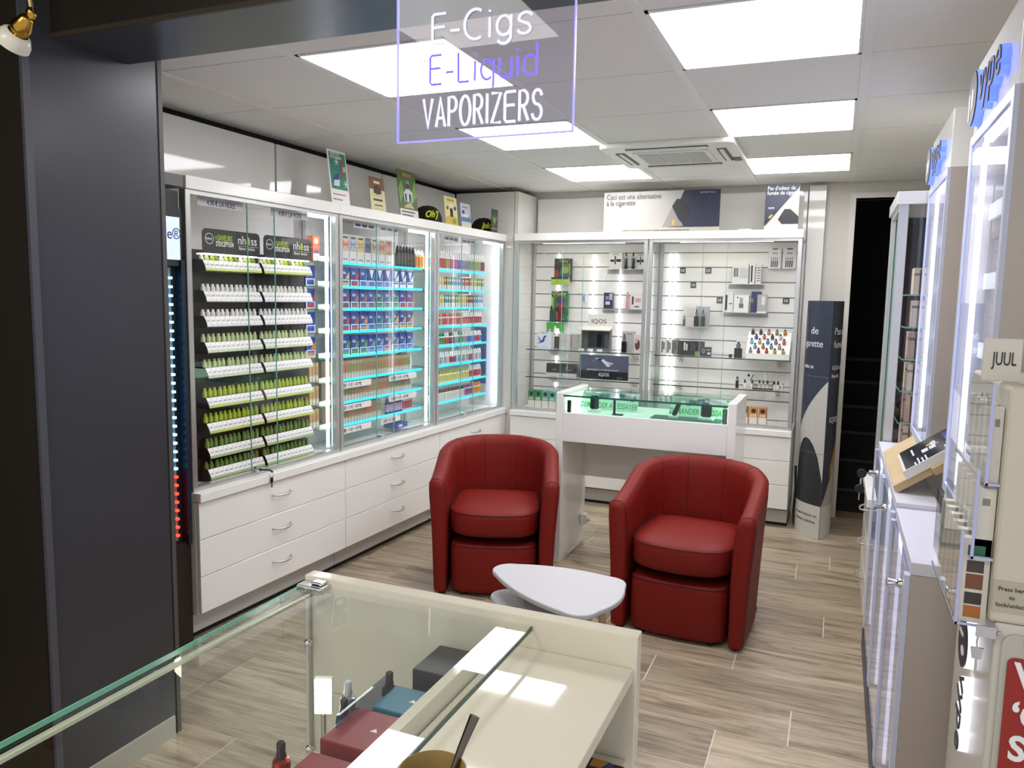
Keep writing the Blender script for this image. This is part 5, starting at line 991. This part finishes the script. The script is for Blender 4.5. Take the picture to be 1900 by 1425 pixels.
# cup with a spoon on the desk, magazine on the shelf below it
cp = thing('cup', 'tan cup with a steel spoon at the bottom edge of the picture', 'cup', (-0.372, 0.690, 0.8755))
MB().lathe([(0.026, 0), (0.032, 0.004), (0.036, 0.09), (0.0375, 0.098), (0.0355, 0.099), (0.034, 0.09), (0.030, 0.012), (0.01, 0.010)], n=28).build('body', mat('cup_tan', '#a58a52', 0.35, var=0.1), cp, smooth=50)
MB().lathe([(0.0335, 0.0), (0.0338, 0.001)], n=24).build('coffee', mat('coffee', '#3a2412', 0.15), cp, (0, 0, 0.078))
sp = thing('spoon', 'steel spoon handle leaning out of the cup', 'spoon', (-0.372, 0.690, 0.8875))
MB().tube([(0.0, -0.012, 0.006), (0.008, 0.01, 0.05), (0.018, 0.034, 0.098), (0.026, 0.050, 0.128)], [0.003, 0.003, 0.0045, 0.006], 10).build('handle', mat('spoon_steel', '#6a645a', 0.25, metal=1.0), sp, smooth=60)
mg = tag(MB().box(-0.10, 0.10, -0.14, 0.14, 0, 0.012).build('magazine', mat('magazine_cover', '#1a2440', 0.35), loc=(-0.385, 1.03, 0.7145), rot=(0, 0, -0.08)), 'dark blue and orange patterned magazine under the desk', 'magazine')
def cover():
    nt = MATS['magazine_cover'].node_tree; b = nt.nodes['Principled BSDF']; tc = nt.nodes.new('ShaderNodeTexCoord'); n = nt.nodes.new('ShaderNodeTexVoronoi'); n.inputs['Scale'].default_value = 45
    r = nt.nodes.new('ShaderNodeValToRGB'); r.color_ramp.interpolation = 'CONSTANT'; e = r.color_ramp.elements; e[0].color = lin('#10131f'); e[1].position = 0.35; e[1].color = lin('#1f3f86')
    for p, c in ((0.6, '#141826'), (0.75, '#b8862c'), (0.86, '#6a2c2a'), (0.93, '#2a5a8a')): x = e.new(p); x.color = lin(c)
    nt.links.new(tc.outputs['Object'], n.inputs['Vector']); nt.links.new(n.outputs['Color'], r.inputs[0]); nt.links.new(r.outputs[0], b.inputs['Base Color'])
cover()

# ================================================================== ACRYLIC NEON SIGN
sg = thing('hanging_sign', 'clear acrylic sign with glowing white and blue lettering hanging before the beam', 'sign', (-0.696, 1.48, 1.803))
SX = 0.197
MB().box(-SX, SX, -0.003, 0.003, 0, 0.46).build('acrylic_sheet', glassmat('sign_acrylic', '#f3f2fa', ior=1.35), sg)
VI = mat('edge_violet', '#8a86e8', 0.3, emit='#8078ff', es=0.8)
for x in (-SX, SX): MB().box(x - 0.0013, x + 0.0013, -0.0034, 0.0034, 0, 0.46).build('edge_glow', VI, sg)
MB().box(-SX, SX, -0.0034, 0.0034, -0.0013, 0.0013).build('edge_glow', VI, sg)
for x in (-0.14, 0.14): MB().tube([(x, 0, 0.455), (x, 0, 0.80)], 0.002, 6).build('hanger', STEEL, sg)
NW = mat('neon_white', '#d4d4e6', 0.3, emit='#c6c8f0', es=0.55); NB = mat('neon_blue', '#6a5cf0', 0.3, emit='#5f50ff', es=1.0)
def arc(cx, cy, rx, ry, a0, a1, n=12): return [(cx + rx*math.cos(math.radians(a0 + (a1 - a0)*i/n)), cy + ry*math.sin(math.radians(a0 + (a1 - a0)*i/n))) for i in range(n + 1)]
G = {  # stroke letters on a unit-high grid: (width, strokes)
 'E': (0.55, [[(0.55, 1), (0.08, 1), (0, 0.92), (0, 0.08), (0.08, 0), (0.55, 0)], [(0.05, 0.55), (0.5, 0.55)]]),
 '-': (0.35, [[(0, 0.38), (0.35, 0.38)]]),
 'C': (0.75, [arc(0.45, 0.5, 0.45, 0.5, 60, 300, 16)]),
 'i': (0.1, [[(0.05, 0), (0.05, 0.66)], [(0.05, 0.85), (0.05, 0.9)]]),
 'g': (0.6, [arc(0.30, 0.34, 0.28, 0.32, 40, 400, 18), [(0.58, 0.66), (0.56, 0.1)] + arc(0.30, -0.02, 0.27, 0.24, -10, -150, 8)]),
 's': (0.55, [arc(0.32, 0.49, 0.26, 0.19, 20, 180, 8) + [(0.1, 0.42), (0.45, 0.28)] + arc(0.27, 0.15, 0.24, 0.16, 30, -170, 8)]),
 'L': (0.5, [[(0, 1), (0, 0.05), (0.05, 0), (0.5, 0)]]),
 'q': (0.6, [arc(0.29, 0.33, 0.28, 0.33, 50, 310, 14) , [(0.57, 0.66), (0.57, -0.28)]]),
 'u': (0.55, [[(0.02, 0.66), (0.02, 0.25)] + arc(0.27, 0.24, 0.25, 0.24, 180, 350, 8), [(0.55, 0.66), (0.55, 0.0)]]),
 'd': (0.6, [arc(0.29, 0.33, 0.28, 0.33, 50, 310, 14), [(0.57, 1.05), (0.57, 0)]]),
 'V': (0.5, [[(0, 1), (0.25, 0), (0.5, 1)]]), 'A': (0.5, [[(0, 0), (0.25, 1), (0.5, 0)], [(0.1, 0.3), (0.4, 0.3)]]),
 'P': (0.42, [[(0, 0), (0, 1), (0.2, 1)] + arc(0.2, 0.75, 0.22, 0.25, 90, -90, 8) + [(0.02, 0.5)]]),
 'O': (0.55, [arc(0.27, 0.5, 0.27, 0.5, 0, 360, 20)]),
 'R': (0.45, [[(0, 0), (0, 1), (0.2, 1)] + arc(0.2, 0.75, 0.22, 0.25, 90, -90, 8) + [(0.06, 0.5)], [(0.2, 0.48), (0.45, 0)]]),
 'I': (0.06, [[(0.03, 0), (0.03, 1)]]), 'Z': (0.48, [[(0, 1), (0.48, 1), (0, 0), (0.48, 0)]]),
 'S': (0.48, [arc(0.25, 0.75, 0.22, 0.24, 10, 250, 10) + [(0.3, 0.5)] + arc(0.23, 0.25, 0.24, 0.25, 60, -170, 10)])}
def neon(word, x0, x1, z0, z1h, m, r=0.0032):
    """letters of bent tube, spread over a width"""
    h = z1h; total = sum(G[c][0] for c in word) + 0.22*(len(word) - 1); k = (x1 - x0)/total; x = x0
    for c in word:
        q = MB()
        for st in G[c][1]:
            q.tube([(x + p[0]*k, -0.0048, z0 + p[1]*h) for p in st], r, 8)
        q.build('letter', m, sg, smooth=60); x += (G[c][0] + 0.22)*k
neon('E-Cigs', -0.112, 0.108, 0.193, 0.058, NW); neon('E-Liquid', -0.117, 0.122, 0.112, 0.058, NB, 0.0026); neon('VAPORIZERS', -0.132, 0.133, 0.026, 0.058, NW)

# ================================================================== SPOT LAMP (upper left corner)
sl = thing('spot_lamp', 'brass spot lamp with a white rim hanging in the upper left corner', 'lamp', (-1.635, 1.2, 2.055))
BR = mat('brass', '#b98f3c', 0.18, metal=1.0, var=0.05)
MB().tube([(0.0, 0, 0.545), (0.0, 0, 0.04), (0.004, 0, 0.02)], 0.005, 8).build('rod', mat('rod_cream', '#b8a070', 0.4, metal=0.6), sl, smooth=60)
MB().lathe([(0.006, -0.012), (0.010, -0.004), (0.010, 0.006), (0.006, 0.012)], n=12).build('joint', BR, sl, (0.003, 0, 0.008), smooth=50)
hd = MB().lathe([(0.006, 0.0), (0.013, -0.008), (0.020, -0.030), (0.021, -0.038), (0.018, -0.042), (0.018, -0.046), (0.021, -0.048)], n=20).build('holder', BR, sl, (0.0, -0.004, 0.004), (0, math.radians(48), 0), smooth=50)
MB().lathe([(0.012, -0.044), (0.028, -0.052), (0.036, -0.068), (0.037, -0.078), (0.033, -0.078), (0.030, -0.070)], n=24).build('reflector', mat('lamp_enamel', '#dcd6c4', 0.3), hd, smooth=50)
MB().lathe([(0.029, -0.077), (0.029, -0.074)], n=20).build('bulb_glow', mat('bulb_warm', '#fff0c8', 0.4, emit='#ffd890', es=8), hd)

# ================================================================== RIGHT-HAND DISPLAYS (fronts face the room, -x)
RZR = -PI/2
def RW(x, y, z=0): return Vector((x, y, z))
# ---- far glass showcase over a drawer base, local x runs towards the camera
FXF, FYF, FWF = 0.175, 4.14, 0.56
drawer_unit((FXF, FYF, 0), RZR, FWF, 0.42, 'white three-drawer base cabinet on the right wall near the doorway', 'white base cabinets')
worktop((FXF, FYF, 0), RZR, FWF, 0.42, 'white worktop ledge on the right-hand base cabinet')
sc2 = showcase((FXF, FYF, 0), RZR, FWF, 0.42, 'glass showcase with packets on the right wall near the doorway', 'glass showcases', ends='lr', z1=1.935, led=False)
pk = [packmesh(0.022, 0.06, 0.11, c, [(R4(0, 1, 0.7, 0.8), c2)]) for c, c2 in (('#c9bba8', '#8a6a4a'), ('#bfae98', '#a8452c'), ('#c8c0b4', '#6a6a6a'), ('#b89a88', '#c8a84a'), ('#a88a7a', '#3a3a3a'), ('#8f5a68', '#d8d0c8'))]
for r in range(6):
    z = 1.52 - r * 0.135
    t = bpy.data.objects.new('glass_shelf', None); C.objects.link(t); t.parent = sc2; t.location = (0.06, 0.085, z - 0.006)
    MB().box(0, FWF - 0.12, 0, 0.29, 0, 0.006).build('glass', GLASS, t); MB().box(0, FWF - 0.12, -0.001, 0.0005, 0, 0.006).build('front_edge', EDGE, t); MB().box(FWF - 0.1205, FWF - 0.1195, 0, 0.29, 0, 0.006).build('side_edge', EDGE, t)
    for k in range(8):
        for row in range(2):
            o = inst('packet', pk[(k*3 + r*2 + row) % (5 if r != 3 else 6)], (FXF + 0.12 + k*0.028, FYF - FWF + 0.09 + row*0.10, z + 0.0005), random.uniform(-0.08, 0.08))
            tag(o, 'tan packet, %s from the left, %s row, %s shelf of the right-hand showcase' % (ordn(k), ['front', 'rear'][row], ordn(r)), 'packet', 'packets in the right-hand showcase')
o = thing('pink_bag', 'small pink packet at the bottom of the right-hand showcase', 'packet', (FXF + 0.20, FYF - FWF + 0.10, 0.6545)); MB().box(-0.04, 0.04, -0.03, 0.03, 0, 0.09).build('bag', pm('#c0726e'), o, bevel=0.012)
# ---- two tall illuminated towers
LG = mat('tower_side', '#b9b0a6', 0.4, var=0.02); TFR = mat('tower_frame', '#c4c8da', 0.3)
BLU = mat('logo_glow', '#7f9cff', 0.4, emit='#6684ff', es=0.62); LOGO = mat('logo_dark', '#3a3436', 0.5)
def logo(t, x, z, s, rot_extra=0.0, m=BLU):
    """round mark and four letters standing off the board with a lit rim"""
    h = bpy.data.objects.new('logo', None); C.objects.link(h); h.parent = t; h.location = (x, 0, z); h.rotation_euler = (0, rot_extra, 0)
    MB().lathe([(0.052*s, 0), (0.052*s, 0.018)], n=28).build('lit_rim', m, h, (0, -0.0005, 0), (PI/2, 0, 0))
    MB().lathe([(0.051*s, 0), (0.051*s, 0.003)], n=28).build('disc', LOGO, h, (0, -0.019, 0), (PI/2, 0, 0))
    MB().prism(rrect(-0.026*s, -0.016*s, -0.040*s, 0.012*s, 0.004*s), -0.022, -0.0235, 'y').build('slot', PWHITE, h)
    MB().prism(circ(0.012*s, -0.004*s, 0.011*s, 0.020*s, 14), -0.022, -0.0235, 'y').build('slot', PWHITE, h)
    text('vype', 0.105*s, m, h, (0.066*s, -0.008, -0.022*s), ext=0.0085, bold=0.001, name='lit_letters', sx=1.1); text('vype', 0.105*s, LOGO, h, (0.066*s, -0.019, -0.022*s), ext=0.0012, name='letters', sx=1.1)
def tower(label, y_far, y_near, group):
    W_ = y_far - y_near; t = thing('display_tower', label, 'display tower', (0.31, y_far, 0), RZR, group); D_ = 0.44; z0, z1, zt = 0.96, 1.93, 2.12
    MB().box(0, W_, 0.002, D_, 0.001, z0).build('base', WMATT, t); MB().box(0, W_, 0.0, D_, z1, zt).build('header', WHITE, t, bevel=0.002)
    for x in (0.0, W_ - 0.018): MB().box(x, x + 0.018, 0.004, D_, z0, z1).build('side', LG, t)
    MB().box(0.018, W_ - 0.018, D_ - 0.015, D_, z0, z1).build('back', mat('tower_back', '#b4bcdc', 0.5), t)
    for x in (0.0, W_ - 0.026): MB().box(x, x + 0.026, -0.006, 0.004, z0, z1).build('door_frame', TFR, t)
    MB().box(0.026, W_ - 0.026, -0.006, 0.004, z1 - 0.024, z1).build('door_frame', TFR, t); MB().box(0.026, W_ - 0.026, -0.006, 0.004, z0, z0 + 0.024).build('door_frame', TFR, t)
    MB().box(0.026, W_ - 0.026, -0.003, 0.001, z0 + 0.024, z1 - 0.024).build('glass_door', GLASS, t)
    for x in (0.03, W_ - 0.048): MB().box(x, x + 0.018, 0.02, 0.032, z0 + 0.02, z1 - 0.02).build('led_strip', LEDB, t)
    MB().box(0.05, W_ - 0.05, 0.02, 0.04, z1 - 0.02, z1 - 0.005).build('top_emitter', LEDB, t)
    for k in range(5):
        z = z0 + 0.02 + k*0.185; s = MB().box(0.019, W_ - 0.019, 0.06, D_ - 0.016, z, z + 0.006).build('shelf', mat('tower_shelf', '#d6dcf2', 0.3), t); MB().box(0.019, W_ - 0.019, 0.05, 0.0595, z - 0.012, z + 0.03).build('price_rail', mat('price_rail', '#e2e8fa', 0.4), s)
    logo(t, 0.095, 2.015, 1.35)
    return t
LP = [packmesh(0.055, 0.05, 0.11, c, [(R4(0.1, 0.9, 0.55, 0.85), c2)]) for c, c2 in (('#d9dcea', '#b9bfd8'), ('#cfd4e8', '#8a94b8'), ('#dfe2ee', '#c9cfe4'), ('#b8c0dc', '#6a7498'))]
for ti, (yf, yn, lb) in enumerate(((3.575, 2.965, 'tall white illuminated display tower farther away with a glowing round logo'), (2.485, 1.905, 'tall white illuminated display tower nearer the camera with a glowing round logo'))):
    tower(lb, yf, yn, 'illuminated towers')
    for k in range(5):
        for q in range(7):
            y = yf - 0.085 - q*0.066
            if y < yn + 0.06: continue
            o = inst('carton', LP[(q + k*2) % 4], (0.31 + 0.10, y, 0.96 + 0.0265 + k*0.185), RZR); tag(o, 'pale carton, %s from the far end, %s shelf up in the %s lit tower' % (ordn(q), ordn(k), ['farther', 'nearer'][ti]), 'carton', 'cartons in the illuminated towers')
# ---- low white showcases in front of the towers
LOWW = mat('low_white', '#d5d3dc', 0.35, var=0.01); NVY = mat('plinth_navy', '#2a3348', 0.4, var=0.1)
def low_case(label, y0, y1, zt, near=False):
    W_ = y1 - y0; t = thing('low_showcase', label, 'showcase', (0.19, y1, 0), RZR, 'low white showcases'); D_ = 0.113
    MB().box(0, W_, 0, D_, zt - 0.03, zt).build('top', LOWW, t, bevel=0.002)
    MB().box(W_ - 0.016, W_, 0, D_, 0.10, zt - 0.0305).build('side', mat('low_side', '#b4a9a0', 0.4, var=0.02), t); MB().box(0, 0.016, 0, D_, 0.10, zt - 0.0305).build('side', LOWW, t)
    MB().box(0.016, W_ - 0.016, D_ - 0.01, D_, 0.10, zt - 0.0305).build('back', mat('low_back', '#b9bfd6', 0.4), t)
    MB().box(0, W_, -0.002, D_, 0.085, 0.0995).build('bottom', LOWW, t); MB().box(0, W_, -0.012, D_, 0.001, 0.0845).build('plinth', NVY, t)
    for x in (0.0, W_ - 0.03): MB().box(x, x + 0.03, -0.012, -0.0005, 0.10, zt - 0.032).build('frame', mat('low_frame', '#c9cfe6', 0.3), t)
    MB().box(0.03, W_ - 0.03, -0.009, -0.004, 0.10, zt - 0.032).build('glass_door', GLASS, t)
    MB().box(0.034, 0.040, 0.01, 0.02, 0.12, zt - 0.05).build('led_strip', mat('led_low', '#ffffff', 0.5, emit='#c4d2ff', es=0.9), t)
    for z in (0.30, 0.50, 0.69): MB().box(0.017, W_ - 0.017, 0.03, D_ - 0.011, z, z + 0.006).build('shelf', mat('low_shelf', '#dfe3f2', 0.3), t)
    MB().lathe([(0.012, 0), (0.012, 0.006), (0.008, 0.012), (0.011, 0.03), (0.006, 0.034)], n=14).build('lock', CHROME, t, (W_ - 0.05 if near else W_*0.6, -0.012, zt - 0.07), (PI/2, 0, 0), smooth=40)
low_case('low white glass-fronted showcase farthest from the camera', 3.00, 3.56, 0.905); low_case('low white glass-fronted showcase in the middle of three', 2.475, 2.995, 0.905); low_case('low white glass-fronted showcase nearest the camera', 1.95, 2.470, 0.890, True)
# keys in the farthest lock
t = thing('key_ring', 'two black-headed keys hanging from the farthest low showcase', 'keys', (0.14, 3.22, 0.83))
for a, z in ((0, 0.0), (0.004, -0.06)): MB().lathe([(0.016, 0), (0.018, 0.002), (0.016, 0.004)], n=18).build('key_head', BLACK, t, (-0.02 - a, 0, z), (PI/2, 0.3, 0)); MB().box(-0.002, 0.002, -0.001, 0.001, -0.045, -0.014).build('key_blade', STEEL, t, (-0.02 - a, 0, z))
MB().tube([(-0.02, 0.0, -0.012), (-0.024, 0.0, -0.03), (-0.022, 0, -0.046)], 0.0015, 6).build('ring', STEEL, t); MB().tube([(0.0, 0, 0.002), (0.038, 0, 0.004)], 0.004, 8).build('stem', CHROME, t)
# leaflet stand on the low showcases
LOAK = mat('light_oak', '#c3a97c', 0.45, var=0.15, scale=14)
ls = thing('leaflet_stand', 'tilted black information board on a light oak base, right foreground row', 'information board', (0.188, 2.60, 0.9055), 0)
TI = math.radians(-36)
MB().box(0.0, 0.118, 0.0, 0.60, 0.0, 0.024).build('oak_base', LOAK, ls, (0.013, 0, 0.0), (0, TI, 0), bevel=0.002)
MB().box(0.118, 0.30, -0.03, 0.345, 0.0, 0.024).build('oak_base', LOAK, ls, (0.013, 0, 0.0), (0, TI, 0), bevel=0.002)
bd = MB().box(0.045, 0.31, -0.005, 0.352, 0.0245, 0.034).build('tray', mat('tray_white', '#e2dfda', 0.3), ls, (0.013, 0, 0.0), (0, TI, 0), bevel=0.002)
MB().box(0.055, 0.31, 0.012, 0.344, 0.0341, 0.038).build('card', mat('card_black', '#14151c', 0.12), bd)
MB().box(0.045, 0.31, -0.012, -0.0055, 0.0245, 0.050).build('front_lip', MATS['tray_white'], bd)
GR = pm('#c9cdd4'); YE = pm('#c9a83a'); BL = pm('#2c3a8a')
for (x0, x1, y0, y1, m) in ((0.085, 0.090, 0.05, 0.09, GR), (0.097, 0.102, 0.05, 0.13, GR), (0.109, 0.114, 0.05, 0.11, GR), (0.121, 0.126, 0.05, 0.12, GR), (0.09, 0.096, 0.19, 0.29, GR), (0.12, 0.14, 0.16, 0.21, GR), (0.145, 0.165, 0.16, 0.21, GR), (0.14, 0.17, 0.225, 0.245, YE), (0.20, 0.225, 0.20, 0.31, BL), (0.185, 0.19, 0.06, 0.12, GR), (0.197, 0.202, 0.06, 0.11, GR), (0.21, 0.215, 0.06, 0.12, GR)): MB().box(x0, x1, y0, y1, 0.0380, 0.0385).build('print', m, bd)
text('epod', 0.034, PWHITE, bd, (0.155, 0.26, 0.0386), rot=(0, 0, -PI/2), sx=0.9)
# ---- pod dispenser stand, nearest the camera
ds = thing('dispenser_stand', 'white floor stand with a glowing vertical logo and a red sign, right edge', 'stand', (0.28, 1.50, 0))
MB().box(0, 0.40, 0, 0.375, 0.001, 0.94).build('base', mat('stand_white', '#cfcabd', 0.35, var=0.01), ds, bevel=0.004)
fp = MB().prism(rrect(0.012, 0.39, 0.20, 0.925, 0.02), -0.004, 0.0, 'y').build('front_plate', mat('stand_plate', '#bcb8aa', 0.4), ds)
rd = MB().prism(rrect(0.022, 0.35, 0.26, 0.885, 0.012), -0.007, -0.004, 'y').build('red_sign', mat('sign_red', '#9a2418', 0.5, var=0.02), fp)
MB().box(0.045, 0.25, -0.0062, -0.0041, 0.906, 0.922).build('red_strip', MATS['sign_red'], fp)
for s, z in (('V', 0.835), ('‘C', 0.765), ('S', 0.705)): text(s, 0.062, PWHITE, rd, (0.034, -0.0076, z), sx=0.9, bold=0.002)
lh = bpy.data.objects.new('logo', None); C.objects.link(lh); lh.parent = ds; lh.location = (0, 0.17, 0.83); lh.rotation_euler = (0, 0, -PI/2)
WG = mat('logo_white_glow', '#ffffff', 0.4, emit='#e4e6ff', es=1.0)
MB().lathe([(0.048, 0), (0.048, 0.016)], n=28).build('lit_rim', WG, lh, (0, -0.0005, 0), (PI/2, 0, 0)); MB().lathe([(0.047, 0), (0.047, 0.003)], n=28).build('disc', LOGO, lh, (0, -0.0168, 0), (PI/2, 0, 0))
MB().prism(rrect(-0.034, 0.010, 0.012, 0.02, 0.004), -0.0195, -0.021, 'y').build('slot', PWHITE, lh); MB().prism(circ(0.012, -0.012, 0.016, 0.009, 14), -0.0195, -0.021, 'y').build('slot', PWHITE, lh)
text('vype', 0.085, WG, lh, (-0.005, -0.008, -0.055), rot=(PI/2, PI/2, 0), ext=0.0075, bold=0.0016, name='lit_letters'); text('vype', 0.085, LOGO, lh, (-0.005, -0.0172, -0.055), rot=(PI/2, PI/2, 0), ext=0.0012, name='letters')
# the dispenser standing on it
jd = thing('pod_dispenser', 'cream pod dispenser with three clear pockets and a name plate on the stand', 'dispenser', (0.27, 1.50, 0.9405))
CR = mat('dispenser_cream', '#cdc6b2', 0.4, var=0.01)
MB().box(0.0, 0.42, 0, 0.375, 0, 0.405).build('body', CR, jd, bevel=0.006); 
MB().box(-0.028, 0.032, 0.095, 0.099, 0.4055, 0.482).build('name_plate', mat('plate_cream', '#d8d2c4', 0.3), jd, bevel=0.002)
text('JUUL', 0.034, INK, jd, (-0.013, 0.094, 0.435), sx=0.50)
MB().box(0.003, 0.06, -0.0015, 0.0, 0.02, 0.075).build('notice', pm('#b8b09a'), jd)
for s, z in (('Press here', 0.058), ('to', 0.044), ('lock/unlock', 0.030)): text(s, 0.010, INK, jd, (0.031, -0.002, z), align='CENTER')
for k, (xo, z0, z1) in enumerate(((-0.022, 0.235, 0.41), (-0.034, 0.105, 0.26), (-0.050, -0.015, 0.15))):
    p = MB().box(xo, xo + 0.003, 0.005, 0.36, z0, z1).build('clear_pocket', ACRYL, jd); MB().box(xo - 0.001, xo + 0.004, 0.004, 0.007, z0, z1).build('pocket_edge', mat('pocket_edge', '#b9bce0', 0.2), p); MB().box(xo - 0.001, xo + 0.004, 0.007, 0.36, z0 - 0.002, z0 + 0.002).build('pocket_edge', mat('pocket_rim', '#6a686a', 0.3), p); MB().box(xo, -0.0005, 0.004, 0.007, z0, z0 + 0.004).build('pocket_edge', MATS['pocket_edge'], p)
pc = [packmesh(0.05, 0.022, h_, '#d9d4c6', [(R4(0.2, 0.8, 0.80, 0.92), '#2c6a4c'), (R4(0.2, 0.8, 0.60, 0.74), '#4a3a30'), (R4(0.2, 0.8, 0.40, 0.58), '#7a4a2c'), (R4(0.2, 0.8, 0.22, 0.36), '#3a322c'), (R4(0.2, 0.8, 0.06, 0.2), c)]) for h_, c in ((0.15, '#b06a2c'),)] + [packmesh(0.05, 0.022, h_, '#d9d4c6', [(R4(0.3, 0.7, 0.75, 0.85), '#8a8478')]) for h_ in (0.12, 0.13)]
for k in range(3):
    z = 0.9405 + (-0.012, 0.108, 0.238)[k]; xo = (-0.047, -0.031, -0.019)[k]
    for q in range(6 if k == 0 else 5):
        o = inst('pod_carton', pc[k], (0.27 + xo/2 - 0.0005, 1.515 + q*0.055, z)); o.scale = (abs(xo) / 0.054, 1, 1)
        tag(o, 'white pod carton with dark pictures, %s from the camera in the %s dispenser pocket' % (ordn(q), ['lowest', 'middle', 'top'][k]), 'carton', 'pod cartons in the %s pocket' % ['lowest', 'middle', 'top'][k])
kk = thing('dispenser_keys', 'pair of grey keys hanging from the lock of the pod dispenser', 'keys', (0.285, 1.494, 0.925))
MB().box(-0.034, -0.004, -0.006, -0.003, -0.010, 0.010).build('key_head', STEEL, kk); MB().tube([(-0.004, -0.004, 0), (0.004, 0.001, 0)], 0.003, 8).build('key_stem', STEEL, kk); MB().tube([(-0.03, -0.0045, -0.006), (-0.031, -0.0045, -0.02), (-0.03, -0.0045, -0.03)], 0.0015, 6).build('ring', STEEL, kk); MB().prism([(-0.040, -0.03), (-0.020, -0.03), (-0.023, -0.05), (-0.037, -0.05)], -0.003, -0.006, 'y').build('second_head', STEEL, kk); MB().box(-0.032, -0.028, -0.0055, -0.0035, -0.078, -0.05).build('second_blade', STEEL, kk)
